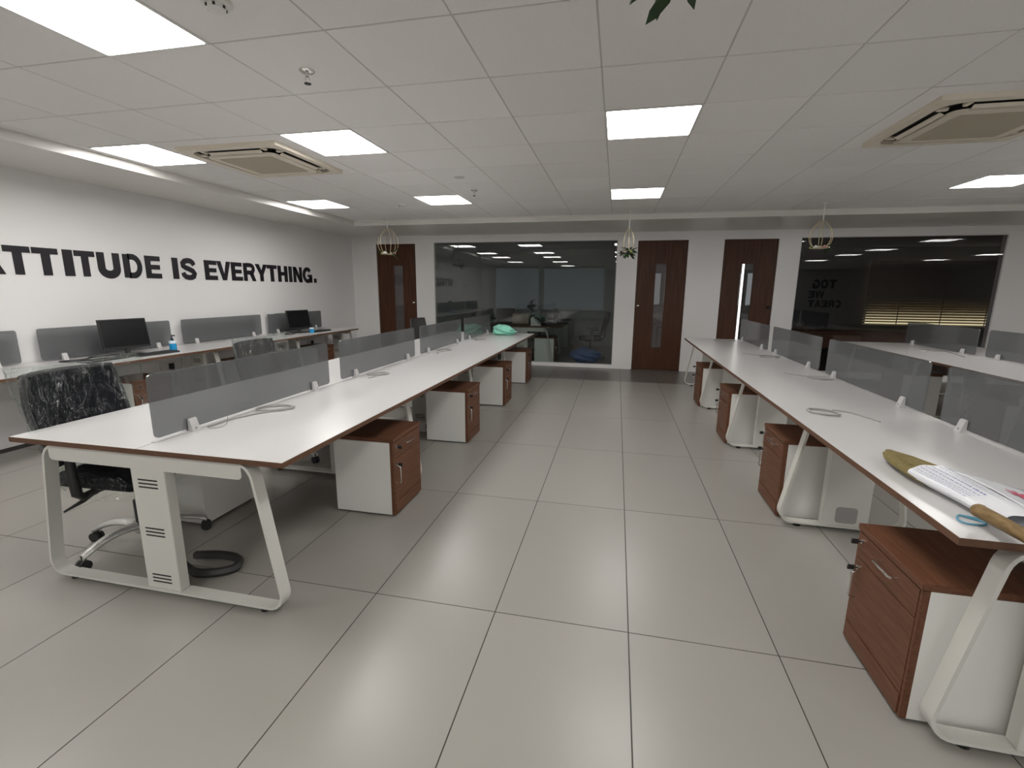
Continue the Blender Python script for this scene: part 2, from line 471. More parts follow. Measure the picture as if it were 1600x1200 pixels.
# ------------------------------------------------------------------ walls
tag(G().box((WX - 0.15, YB, 0), (WX, WY + .1, CZ + 0.1)).obj('wall_left', 'wall_paint'), 'white painted wall carrying large black lettering', None, None, 'structure')
tag(G().box((XR, YB, 0), (XR + .15, 14.2, CZ + 0.1)).obj('wall_right', 'wall_paint'), 'white wall at the far right of the hall', None, None, 'structure')
tag(G().box((WX - .15, YB - .15, 0), (XR + .15, YB, CZ + 0.1)).obj('wall_rear', 'wall_paint'), 'white wall behind the camera', None, None, 'structure')
D1, D2, D3 = (-4.875, -4.01), (0.325, 1.20), (1.79, 2.67)
W1, W2 = (-3.62, -0.035), (3.01, 5.94)
DH, WT, WB = 2.37, 2.385, 0.065
W2B = 0.10
g = G(); T = 0.12
def seg(x0, x1, z0, z1): g.box((x0, WY, z0), (x1, WY + T, z1))
xs = [WX, D1[0], D1[1], W1[0], W1[1], D2[0], D2[1], D3[0], D3[1], W2[0], W2[1], XR]
for k in range(0, len(xs), 2): seg(xs[k], xs[k + 1], 0, CZ)
for d in (D1, D2, D3): seg(d[0], d[1], DH, CZ)
seg(W1[0], W1[1], WT, CZ); seg(W1[0], W1[1], 0, WB)
seg(W2[0], W2[1], WT, CZ); seg(W2[0], W2[1], 0, W2B)
tag(g.obj('wall_back', 'wall_laminate'), 'white panelled partition wall with doors and dark glazing', None, None, 'structure')

def door(n, d, label, knob_side, pane, knob_mat='chrome', pane_mat='door_glass'):
    w = d[1] - d[0]; o = struct('door_%d' % n, label, (d[0], WY, 0))
    p0, p1, z0, z1 = pane
    g = G(); y0, y1 = 0.03, 0.07
    g.box((0.004, y0, 0.006), (p0, y1, DH - 0.004)); g.box((p1, y0, 0.006), (w - 0.004, y1, DH - 0.004))
    g.box((p0, y0, 0.006), (p1, y1, z0)); g.box((p0, y0, z1), (p1, y1, DH - 0.004))
    g.obj('leaf', 'wood_door', o)
    G().box((p0, y0 + 0.012, z0), (p1, y0 + 0.02, z1)).obj('vision_pane', pane_mat, o)
    kx = 0.06 if knob_side < 0 else w - 0.06
    g = G(); g.tube([(kx, y0, 1.2), (kx, y0 - 0.02, 1.2)], 0.022, 14); g.tube([(kx, y0 - 0.02, 1.2), (kx, y0 - 0.05, 1.2)], 0.012, 10)
    g.ball((kx, y0 - 0.055, 1.2), 0.026, 2, (1, .7, 1))
    g.obj('knob', knob_mat, o, True)
    g = G(); g.box((-0.0, 0.0, 0), (0.003, 0.12, DH)); g.box((w - 0.003, 0, 0), (w, 0.12, DH)); g.box((0, 0, DH - 0.003), (w, .12, DH))
    g.obj('jamb', 'wall_laminate', o)
    return o
door(1, D1, 'brown wood door with narrow pane near the lettered wall', 1, (0.365, 0.56, 0.42, 1.94))
door(2, D2, 'brown wood door with dull narrow pane right of the large window', -1, (0.34, 0.52, 0.43, 1.955))
door(3, D3, 'brown wood door with a bright slit of light in its pane', 1, (0.315, 0.525, 0.43, 1.95), 'black_plastic', 'window_glass_dark')

def window(n, w, zb, label, mat):
    o = struct('window_%d' % n, label, (w[0], WY, 0))
    L = w[1] - w[0]
    G().box((0.004, 0.02, zb), (L - 0.004, 0.03, WT - 0.004)).obj('pane', mat, o)
    fr = 0.012
    g = G(); g.box((0, 0.01, zb), (fr, 0.045, WT)); g.box((L - fr, 0.01, zb), (L, 0.045, WT)); g.box((fr, .01, WT - fr), (L - fr, .045, WT)); g.box((fr, .01, zb), (L - fr, .045, zb + fr))
    g.obj('window_frame', 'ceiling_grid', o)
window(1, W1, WB, 'large dark glazed panel between two brown doors', 'window_glass')
window(2, W2, W2B, 'wide near-black glazed panel at the right end of the back wall', 'window_glass_dark')

# dim rooms behind the partition
def room(name, label, x0, x1, y1, wall_mat='cabin_wall'):
    g = G(); y0 = WY + T
    g.box((x0 - .08, y0, 0), (x0, y1, CZ)); g.box((x1, y0, 0), (x1 + .08, y1, CZ))
    g.box((x0 - .08, y1, 0), (x1 + .08, y1 + .08, CZ)); g.box((x0 - .08, y0, CZ - .04), (x1 + .08, y1 + .08, CZ))
    tag(g.obj(name, wall_mat), label, None, None, 'structure')
room('wall_cabin', 'grey walls of the dim cabin behind the large window', -3.75, 0.12, 13.0)
room('wall_office', 'walls of the dark room behind the pair of doors', 0.28, 2.85, 10.66)
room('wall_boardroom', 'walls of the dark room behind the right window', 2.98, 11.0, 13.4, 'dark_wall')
room('wall_store', 'walls of the small room behind the leftmost door', WX, -3.9, 12.0)

# added glowing panels, window-shaped and unseen, brightening upright faces from behind the camera
for k in range(4):
    x0 = 0.4 + 2.0 * k
    o = struct('window_%d' % (4 + k), 'added glowing fill panel out of view on the rear wall, number %s from the left wall' % ('one', 'two', 'three', 'four')[k], (x0, YB, 0))
    G().box((0, .004, .8), (1.8, .010, 2.4)).obj('fill_panel', 'fill_glow', o)
    g = G(); g.box((-.05, 0, .75), (0, .03, 2.45)); g.box((1.8, 0, .75), (1.85, .03, 2.45)); g.box((0, 0, 2.4), (1.8, .03, 2.45)); g.box((0, 0, .75), (1.8, .03, .8)); g.obj('window_frame', 'metal_white', o)  # rim around the added fill panel

# ------------------------------------------------------------------ ceiling lights
panel_body = G().ringplate(rrect(.0, .6, .0, .6, .008, 1), rrect(.012, .588, .012, .588, .008, 1), 'z', -0.004, 0.05).mesh('light_frame')
panel_body.materials.append(MATS['detector_white'])
panel_diff = G().box((0.012, 0.012, 0.0), (0.588, 0.588, 0.012)).mesh('diffuser')
panel_diff.materials.append(MATS['led_diffuser'])
panel_labels = {(-2.536, -1): 'large glowing ceiling panel cut by the upper left photo corner', (-2.536, 2): 'square glowing ceiling panel right of the left air cassette',
  (-2.536, 6): 'small glowing ceiling panel above the brown door beside lettering', (-0.136, 2): 'big glowing ceiling panel over the central aisle',
  (-0.136, 6): 'distant glowing ceiling panel just before the middle hanging planter', (-4.336, 2): 'glowing ceiling panel by the left bulkhead, left of the air cassette',
  (-4.336, 6): 'far glowing ceiling panel beside the left bulkhead', (3.464, 6): 'glowing ceiling panel at the right photo edge'}
for (x, j) in LIGHTS + FARL:
    y = gy(j) + 0.002
    col = {-4.336: 'beside the lettered wall', -2.536: 'over the left bench', -0.136: 'over the aisle', 3.464: 'over the right benches', 6.464: 'beyond the right benches', 10.064: 'far right of the hall', 13.0: 'at the far right wall'}[x]
    row = {6: 'before the back wall', 2: 'two steps ahead', -1: 'overhead', -4: 'behind the camera, last row', -5: 'behind the camera', -10: 'near the rear wall'}[j]
    lb = panel_labels.get((x, j), 'glowing ceiling panel out of view %s, %s' % (col, row))
    t = thing('ceiling_light', lb, 'ceiling light', (x, y, CZ - (0.0 if (x, j) in LIGHTS else 0.02)), 0, 'square LED ceiling panels')
    link('light_frame', panel_body, None, t); link('diffuser', panel_diff, None, t)

# ------------------------------------------------------------------ air cassettes
def cassette(loc, label):
    t = thing('air_conditioner', label, 'air conditioner', loc, 0, 'ceiling air cassettes')
    out = rrect(-.475, .475, -.475, .475, .012, 4); mid = rrect(-.415, .415, -.415, .415, .11, 4)
    G().ringplate(out, mid, 'z', -0.03, 0.0).obj('surround', 'ac_white', t)
    G().plate(rrect(-.43, .43, -.43, .43, .10, 4), 'z', -0.004, 0.03).obj('air_slot', 'dark_slot', t)
    G().plate(rrect(-.325, .325, -.325, .325, .07, 4), 'z', -0.050, -0.036).obj('centre_panel', 'ac_white', t)
    G().plate(rrect(-.29, .29, -.29, .29, .05, 4), 'z', -0.036, -0.004).obj('core', 'dark_slot', t)
    gr = G().plate(rrect(-.255, .255, -.255, .255, .02, 3), 'z', -0.054, -0.049).obj('grille', 'ac_grille', t)
    for k in range(4):
        f = G()
        f.box((-.25, -.016, -.003), (.25, .016, .003), 0.002)
        o = f.obj('louvre', 'ac_white', t)
        a = k * PI / 2
        o.location = (math.sin(a) * .350, -math.cos(a) * .350, -0.034)
        o.rotation_euler = Matrix.Rotation(a, 3, 'Z').to_4x4().to_euler()
        o.rotation_euler = (Matrix.Rotation(a, 4, 'Z') @ Matrix.Rotation(math.radians(-28), 4, 'X')).to_euler()
        for s in (-1, 1):
            c = G().box((s * .285 - .014, -.03, -.03), (s * .285 + .014, .03, -.012), 0.003).obj('louvre_hinge', 'ac_white', t)
            c.location = (math.sin(a) * .37, -math.cos(a) * .37, 0); c.rotation_euler = (0, 0, a)
    return t
cassette((AC[0][0], AC[0][1], CZ), 'cream ceiling air cassette with open louvres between two glowing panels')
cassette((AC[1][0], AC[1][1], CZ), 'cream ceiling air cassette at the right photo edge')

# sprinklers and detectors
def sprinkler(loc, label):
    t = thing('sprinkler', label, 'sprinkler', loc, 0, 'ceiling sprinklers')
    G().lathe([(.040, 0), (.040, -.004), (.030, -.012), (.012, -.014)], (0, 0, 0), 18).obj('escutcheon', 'chrome', t, True)
    g = G().tube([(0, 0, -.01), (0, 0, -.03)], .010, 8)
    g.tube([(-.009, 0, -.03), (-.012, 0, -.045), (0, 0, -.062)], .003, 6); g.tube([(.009, 0, -.03), (.012, 0, -.045), (0, 0, -.062)], .003, 6)
    g.obj('body', 'chrome', t, True)
    G().lathe([(.002, -.06), (.018, -.062), (.018, -.065), (.002, -.066)], (0, 0, 0), 14).obj('deflector', 'black_plastic', t, True)
sprinkler((-1.66, 2.46, CZ), 'sprinkler head on the ceiling left of the big aisle panel, nearest one')
sprinkler((-1.67, 5.52, CZ), 'small dark sprinkler head on the ceiling beside a far panel')
def detector(loc, label, r=.05):
    t = thing('smoke_detector', label, 'smoke detector', loc, 0, 'ceiling detectors')
    G().lathe([(r, 0), (r, -.012), (r * .92, -.018), (r * .6, -.02)], (0, 0, 0), 20).obj('base', 'detector_white', t, True)
    G().lathe([(r * .6, -.018), (r * .58, -.034), (r * .3, -.044), (.004, -.046)], (0, 0, 0), 20).obj('sensor_dome', 'detector_white', t, True)
    g = G()
    for k in range(6):
        a = k * PI / 3; g.box((math.cos(a) * r * .58 - .004, math.sin(a) * r * .58 - .004, -.032), (math.cos(a) * r * .58 + .004, math.sin(a) * r * .58 + .004, -.022))
    g.obj('vent', 'dark_slot', t)
detector((-2.91, 6.22, CZ), 'small white smoke detector on the ceiling before the far bulkhead')
detector((-1.63, 1.84, CZ), 'white smoke detector at the top photo edge', .06)
tag(G().lathe([(.055, 0), (.05, -.004), (.004, -.005)], (-1.636, 4.895, CZ), 20).obj('ceiling_disc', 'ceiling_grid', None, True), 'faint flat disc on the ceiling before the far sprinkler', 'ceiling disc')

# ------------------------------------------------------------------ wall lettering
def stroke_poly(pts, w):
    """thick polyline as outline"""
    P = [Vector((*p, 0)) for p in pts]; L = []; Rr = []
    for i, p in enumerate(P):
        if i == 0: t = (P[1] - P[0]).normalized(); k = 1
        elif i == len(P) - 1: t = (P[-1] - P[-2]).normalized(); k = 1
        else:
            t0 = (P[i] - P[i - 1]).normalized(); t1 = (P[i + 1] - P[i]).normalized(); t = (t0 + t1).normalized(); k = 1 / max(.5, t.dot(t1))
        n = Vector((-t.y, t.x, 0))
        L.append(p + n * w / 2 * k); Rr.append(p - n * w / 2 * k)
    return L, Rr
def glyph(ch):
    """list of strokes (polyline, width) or polygons in a 1 x 1 box"""
    s = .26
    out = []
    B = lambda x0, x1, y0, y1: out.append([(x0, y0), (x1, y0), (x1, y1), (x0, y1)])
    if ch == 'I': B(0, 1, 0, 1)
    elif ch == 'T': B(0, 1, .78, 1); B(.325, .675, 0, .78)
    elif ch == 'E': B(0, .35, 0, 1); B(.35, .98, .78, 1); B(.35, .93, .40, .61); B(.35, 1, 0, .22)
    elif ch == 'H': B(0, .33, 0, 1); B(.67, 1, 0, 1); B(.33, .67, .40, .62)
    elif ch == 'N': B(0, .30, 0, 1); B(.70, 1, 0, 1); out.append([(.0, 1), (.33, 1), (1, 0), (.67, 0)])
    elif ch == 'V': out.append([(0, 1), (.30, 1), (.5, .32), (.5, 0), (.36, 0)]); out.append([(1, 1), (.64, 0), (.5, 0), (.5, .32), (.70, 1)])
    elif ch == 'A': out.append([(0, 0), (.36, 1), (.5, 1), (.5, .70), (.28, 0)]); out.append([(1, 0), (.72, 0), (.5, .70), (.5, 1), (.64, 1)]); B(.27, .73, .18, .36)
    elif ch == 'Y': out.append([(0, 1), (.31, 1), (.5, .62), (.5, .38), (.36, .38)]); out.append([(1, 1), (.64, .38), (.5, .38), (.5, .62), (.69, 1)]); B(.36, .64, 0, .38)
    elif ch == 'W':
        for k in (0, .5): out.append([(k, 1), (k + .16, 1), (k + .25, .35), (k + .25, 0), (k + .16, 0)]); out.append([(k + .5, 1), (k + .34, 0), (k + .25, 0), (k + .25, .35), (k + .34, 1)])
    elif ch == '.': B(0, 1, 0, 1)
    elif ch == 'U':
        pts = [(.15, 1), (.15, .36)] + [(.5 - .35 * math.cos(math.radians(a)), .36 - .26 * math.sin(math.radians(a))) for a in range(15, 180, 15)] + [(.85, .36), (.85, 1)]
        out.append(('s', pts, .33))
    elif ch == 'D':
        B(0, .33, 0, 1)
        pts = [(.25, .90), (.48, .90)] + [(.48 + .37 * math.sin(math.radians(a)), .5 + .40 * math.cos(math.radians(a))) for a in range(15, 180, 15)] + [(.48, .10), (.25, .10)]
        out.append(('s', pts, .25))
    elif ch == 'R':
        B(0, .28, 0, 1)
        pts = [(.25, .90), (.58, .90)] + [(.58 + .25 * math.sin(math.radians(a)), .69 + .21 * math.cos(math.radians(a))) for a in range(20, 180, 20)] + [(.58, .48), (.25, .48)]
        out.append(('s', pts, .235)); out.append([(.48, .42), (.78, .48), (1.0, 0), (.70, 0)])
    elif ch == 'S':
        pts = [(.86, .70), (.80, .82), (.66, .895), (.48, .91), (.28, .87), (.15, .76), (.17, .64), (.32, .56), (.55, .49), (.76, .41), (.86, .29), (.80, .16), (.63, .09), (.46, .085), (.28, .12), (.17, .21), (.14, .32)]
        out.append(('s', pts, .25))
    elif ch in 'GOC':
        a0, a1 = (40, 340) if ch == 'G' else ((45, 315) if ch == 'C' else (0, 360))
        pts = [(.5 + .37 * math.cos(math.radians(a0 + (a1 - a0) * k / 22)), .5 + .405 * math.sin(math.radians(a0 + (a1 - a0) * k / 22))) for k in range(23)]
        out.append(('s', pts, .26))
        if ch == 'G': B(.53, 1, .37, .54); B(.76, 1, .0, .38)
    return out
def letter(ch, parent, fx):
    g = G()
    for it in glyph(ch):
        if isinstance(it, tuple):
            L, Rr = stroke_poly(it[1], it[2])
            for k in range(len(L) - 1):
                g.prism([(L[k].x, L[k].y), (L[k + 1].x, L[k + 1].y), (Rr[k + 1].x, Rr[k + 1].y), (Rr[k].x, Rr[k].y)], lambda u, v: fx(u, v, 0), lambda u, v: fx(u, v, 1))
        else:
            g.prism(it, lambda u, v: fx(u, v, 0), lambda u, v: fx(u, v, 1))
    return g.obj('letter', 'letter_black', parent)
LET = [('A', 2.98, 3.285), ('T', 3.29, 3.495), ('T', 3.51, 3.725), ('I', 3.765, 3.855), ('T', 3.87, 4.065), ('U', 4.09, 4.32), ('D', 4.36, 4.58), ('E', 4.615, 4.81),
       ('I', 4.965, 5.045), ('S', 5.08, 5.31), ('E', 5.44, 5.645), ('V', 5.645, 5.885), ('E', 5.895, 6.10), ('R', 6.125, 6.365), ('Y', 6.365, 6.62), ('T', 6.615, 6.835),
       ('H', 6.86, 7.09), ('I', 7.125, 7.205), ('N', 7.24, 7.47), ('G', 7.49, 7.75), ('.', 7.80, 7.875)]
sign = thing('wall_lettering', 'large black capital letters across the left wall reading ATTITUDE IS EVERYTHING.', 'lettering', (WX, 0, 0))
for (ch, y0, y1) in LET:
    z1 = 1.645 if ch == '.' else 1.828
    def fx(u, v, k, y0=y0, y1=y1, z1=z1): return (0.001 + 0.006 * k, y0 + (y1 - y0) * u, 1.570 + (z1 - 1.570) * v)
    letter(ch, sign, fx)
sign2 = thing('wall_lettering', 'black capital letters on the rear wall seen mirrored in the dark right window', 'lettering', (0, YB, 0))
for row, (txt, xr, zt, hh) in enumerate((('TOG', 10.45, 2.10, .42), ('WE', 9.95, 1.55, .34), ('CREAT', 10.75, 1.10, .34))):
    x = xr
    for ch in txt:
        w = hh * (.78 if ch != 'W' else 1.1)
        def fx2(u, v, k, x=x, w=w, zt=zt, hh=hh): return (x - w * u, 0.001 + .006 * k, zt - hh + hh * v)
        letter(ch, sign2, fx2)
        x -= w * 1.12

# ------------------------------------------------------------------ bench desks
def rail_clamp(parent, y, sx, sides):
    for s in sides:
        poly = [(0, 0), (.030, 0), (.026, .012), (.012, .062), (.004, .066), (0, .066)]
        g = G().prism([(p[0] * s, p[1]) for p in poly], lambda u, v: (sx + s * .0065 + u, y - .022, .7505 + v), lambda u, v: (sx + s * .0065 + u, y + .022, .7505 + v))
        g.obj('clamp', 'laminate_white', parent)
        G().tube([(sx + s * .030, y, .766), (sx + s * .034, y, .766)], .006, 8).obj('clamp_screw', 'cable_grey', parent)
def bench(label, tops, frame, screen_x, y0, n, pitch, col, sides, group, notch=False, screen_z=(.766, 1.068), top_mat='laminate_white', screens=True, y1=None, skip_frames=()):
    """tops: x spans of the worktops; frame: (bottom x0, bottom x1, top x0, top x1); col: x span of the cable column"""
    t = thing('bench_desk', label, 'desk', (0, y0, 0), 0, group)
    L = n * pitch
    a, b = -0.018, L + 0.018
    for (x0, x1) in tops:
        o = G().box((x0 + .0015, a + .0015, .7255), (x1 - .0015, b - .0015, .75), 0.0008).obj('worktop', top_mat, t)
        e = G()
        for (p, q) in (((x0, a), (x1, a + .0016)), ((x0, b - .0016), (x1, b)), ((x0, a + .0016), (x0 + .0016, b - .0016)), ((x1 - .0016, a + .0016), (x1, b - .0016))):
            e.box((p[0], p[1], .725), (q[0], q[1], .7492))
        e.obj('edge_band', 'edge_brown', o)
        G().box((x0 + .01, a + .01, .7235), (x1 - .01, b - .01, .7253)).obj('underside', 'edge_brown', o)
    bx0, bx1, tx0, tx1 = frame
    ys = [0.0] + [k * pitch for k in range(1, n)] + [L]
    th, dp, zb, zt = .012, .060, .022, .7225
    outer = rounded([(bx0, zb), (bx1, zb), (tx1, zt), (tx0, zt)], [.075, .075, .085, .085])
    inner = rounded([(bx0 + th * 1.15, zb + th), (bx1 - th * 1.15, zb + th), (tx1 - th, zt - th), (tx0 + th, zt - th)], [.064, .064, .074, .074])
    for k, fy in enumerate(ys):
        yc = fy + (.0 if k == 0 else (-dp if k == n else -dp / 2))
        f = G().ringplate(outer, inner, 'y', yc, yc + dp).obj('leg_frame', 'metal_white', t, True)
        for fx in (bx0 + .13, bx1 - .13):
            G().lathe([(.022, 0), (.022, .008), (.008, .012), (.008, .024)], (fx, yc + dp / 2, 0), 12).obj('levelling_foot', 'black_plastic', f)
        px0, px1 = tx0 + .035, tx1 - .045
        if k in (0, n):
            yy = yc + .002 if k == 0 else yc + dp - .005
            pl = rounded([(px0, zt - .078), (px1, zt - .078), (px1, zt - th), (px0, zt - th)], [.02, .02, .002, .002], 4)
            G().plate(pl, 'y', yy, yy + .003).obj('apron_plate', 'metal_white', f)
        c0, c1 = col
        g = G(); g.box((c0, yc + .004, zb + th), (c1, yc + dp - .004, zt - th - .002), .003)
        c = g.obj('cable_column', 'metal_white', t)
        sl = G()
        if notch and k:
            G().plate(rrect(c0 + .07, c0 + .19, .055, .16, .02), 'y', yc + .0025, yc + .0045).obj('cable_port', 'cable_grey', c)
        else:
            for zc in (.575, .333, .092):
                for q in (-1, 0, 1):
                    sl2 = G().plate(rrect(c0 + .036, c0 + .146, zc + q * .018 - .0035, zc + q * .018 + .0035, .003, 2), 'y', yc + .0032, yc + .0046)
                    sl2.obj('vent_slot', 'dark_slot', c)
    # beams and cable tray below the tops
    mx = (bx0 + bx1) / 2
    for bx in ((tx0 + .12), (tx1 - .12)): G().box((bx - .02, .06, .672), (bx + .02, L - .06, .712)).obj('beam', 'metal_white', t)
    if len(tops) == 2:
        G().box((screen_x - .016, a + .09, .7502), (screen_x + .016, b - .09, .7548), .0015).obj('centre_rail', 'laminate_white', t)
    if screens:
        for k in range(n):
            yc = (k + .5) * pitch
            hw = min(.695, pitch / 2 - .08)
            s = G().plate(rrect(yc - hw, yc + hw, screen_z[0], screen_z[1], .022, 4), 'x', screen_x - .005, screen_x + .005).obj('divider_screen', 'screen_grey', t)
            for q in (-.5, .5): rail_clamp(s, yc + q, screen_x, sides)
    return t
BEN = 'long white bench desks with grey screens'
LXC = -2.08
benchL = bench('long double bench desk with white top, left of the aisle', [(LXC - .755, LXC - .001), (LXC + .001, LXC + .755)], (LXC - .69, LXC + .69, LXC - .585, LXC + .575), LXC, 1.620, 4, 1.5505, (-2.155, -1.965), (1, -1), BEN)
benchR = bench('long single bench desk with white top, right of the aisle', [(1.03, 1.845)], (1.055, 1.78, 1.185, 1.68), 1.81, 1.562, 4, 1.556, (1.315, 1.57), (-1,), BEN, True)
benchR.rotation_euler = (0, 0, -.006)
benchR2 = bench('white bench desk farthest right, before the dark window', [(3.33, 4.099), (4.101, 4.87)], (3.39, 4.80, 3.50, 4.70), 4.10, 1.73, 4, 1.55, (4.0, 4.2), (-1, 1), BEN)
benchW = bench('white bench desk running along the lettered wall', [(-5.405, -4.655)], (-5.37, -4.70, -5.28, -4.80), -5.352, .24, 5, 1.535, (-5.16, -4.97), (1,), BEN)

# ------------------------------------------------------------------ drawer pedestals (front looks along +x)
def key_lock(parent, y, z):
    lk = G().tube([(0.0, y, z), (0.009, y, z)], .009, 12).obj('lock', 'chrome', parent, True)
    g = G(); g.tube([(.009, y, z), (.02, y, z)], .0035, 6); g.box((.018, y - .004, z - .012), (.045, y + .004, z + .010), .003)
    g.obj('key', 'black_plastic', lk)
def pedestal(label, loc, rz):
    W, D, H = .42, .42, .53
    t = thing('drawer_pedestal', label, 'drawer cabinet', loc, rz, 'brown and white drawer pedestals')
    h = W / 2
    G().box((-D + .004, -h, .012), (-.022, -h + .016, H - .027)).obj('side_panel', 'panel_white', t)
    G().box((-D + .004, h - .016, .012), (-.022, h, H - .027)).obj('side_panel', 'panel_white', t)
    G().box((-D, -h + .002, .012), (-D + .004, h - .002, H - .027)).obj('back_panel', 'panel_white', t)
    G().box((-D + .02, -h + .016, .02), (-.022, h - .016, .035)).obj('bottom_panel', 'wood_pedestal', t)
    G().box((-.022, -h, .012), (-.018, h, H - .026)).obj('carcass', 'wood_pedestal', t)
    for s in (-1, 1): G().box((-.018, s * h, .012), (0.0, s * (h - .012), H - .027)).obj('front_edge', 'wood_pedestal', t)
    G().box((-D - .002, -h - .002, H - .025), (.006, h + .002, H), .0015).obj('top_panel', 'wood_pedestal', t)
    d1 = G().box((-.016, -h + .014, .392), (.002, h - .014, H - .032), .0012).obj('drawer', 'wood_pedestal', t)
    d2 = G().box((-.016, -h + .014, .095), (.002, h - .014, .388), .0012).obj('drawer', 'wood_pedestal', t)
    G().box((-.016, -h + .014, .014), (.004, h - .014, .090), .0012).obj('plinth', 'wood_pedestal', t)
    def handle(par, p0, p1):
        p0, p1 = Vector(p0), Vector(p1); o = Vector((.026, 0, 0))
        d = (p1 - p0).normalized() * .008
        G().tube([p0, p0 + o * .75, p0 + o + d, p1 + o - d, p1 + o * .75, p1], .0042, 8).obj('handle', 'chrome', par, True)
    handle(d1, (.002, -.045, .46), (.002, .075, .46))
    handle(d2, (.002, -.165, .22), (.002, -.165, .335))
    key_lock(d1, -.170, .468); key_lock(d2, -.170, .352)
    for (cx, cy) in ((-.04, -h + .05), (-.04, h - .05), (-D + .05, -h + .05), (-D + .05, h - .05)):
        G().tube([(cx, cy - .012, .012), (cx, cy + .012, .012)], .012, 10).obj('caster', 'black_plastic', t)
    return t
ped0 = pedestal('nearest brown drawer pedestal under the left bench, facing the aisle', (-1.345, 2.83, 0), 0)
for k, lb in ((1, 'second drawer pedestal along the aisle side of the left bench'), (2, 'third drawer pedestal along the aisle side of the left bench'), (3, 'farthest drawer pedestal along the aisle side of the left bench')):
    copy_tree(ped0, (-1.345, 2.83 + 1.545 * k, 0), 0, lb)
for k, lb in enumerate(('large nearest drawer pedestal at the lower right corner', 'second drawer pedestal under the right bench, past the slanted leg', 'third drawer pedestal under the right bench', 'farthest drawer pedestal under the right bench')):
    copy_tree(ped0, (1.03 if k == 0 else 1.10, 1.85 + 1.5565 * k, 0), PI, lb)
for k, lb in enumerate(('white-backed pedestal under the left bench beside the wrapped chair', 'pedestal on the wall side of the left bench, second from the near end', 'pedestal on the wall side of the left bench, third from the near end', 'pedestal on the wall side of the left bench, at the far end')):
    copy_tree(ped0, (-2.86, 2.45 + 1.5505 * k, 0), PI, lb)
for k, lb in enumerate(('drawer pedestal under the wall bench behind the wrapped chair', 'drawer pedestal under the wall bench below the sanitizer bottle', 'drawer pedestal under the wall bench, farthest from the camera')):
    copy_tree(ped0, (-4.72, 3.93 + 1.535 * k, 0), 0, lb)
for k, lb in enumerate(('drawer pedestal under the farthest right bench, nearest the camera', 'drawer pedestal under the farthest right bench, in its middle', 'drawer pedestal under the farthest right bench, at the far end')):
    copy_tree(ped0, (3.36, 3.5 + 1.55 * k, 0), PI, lb)

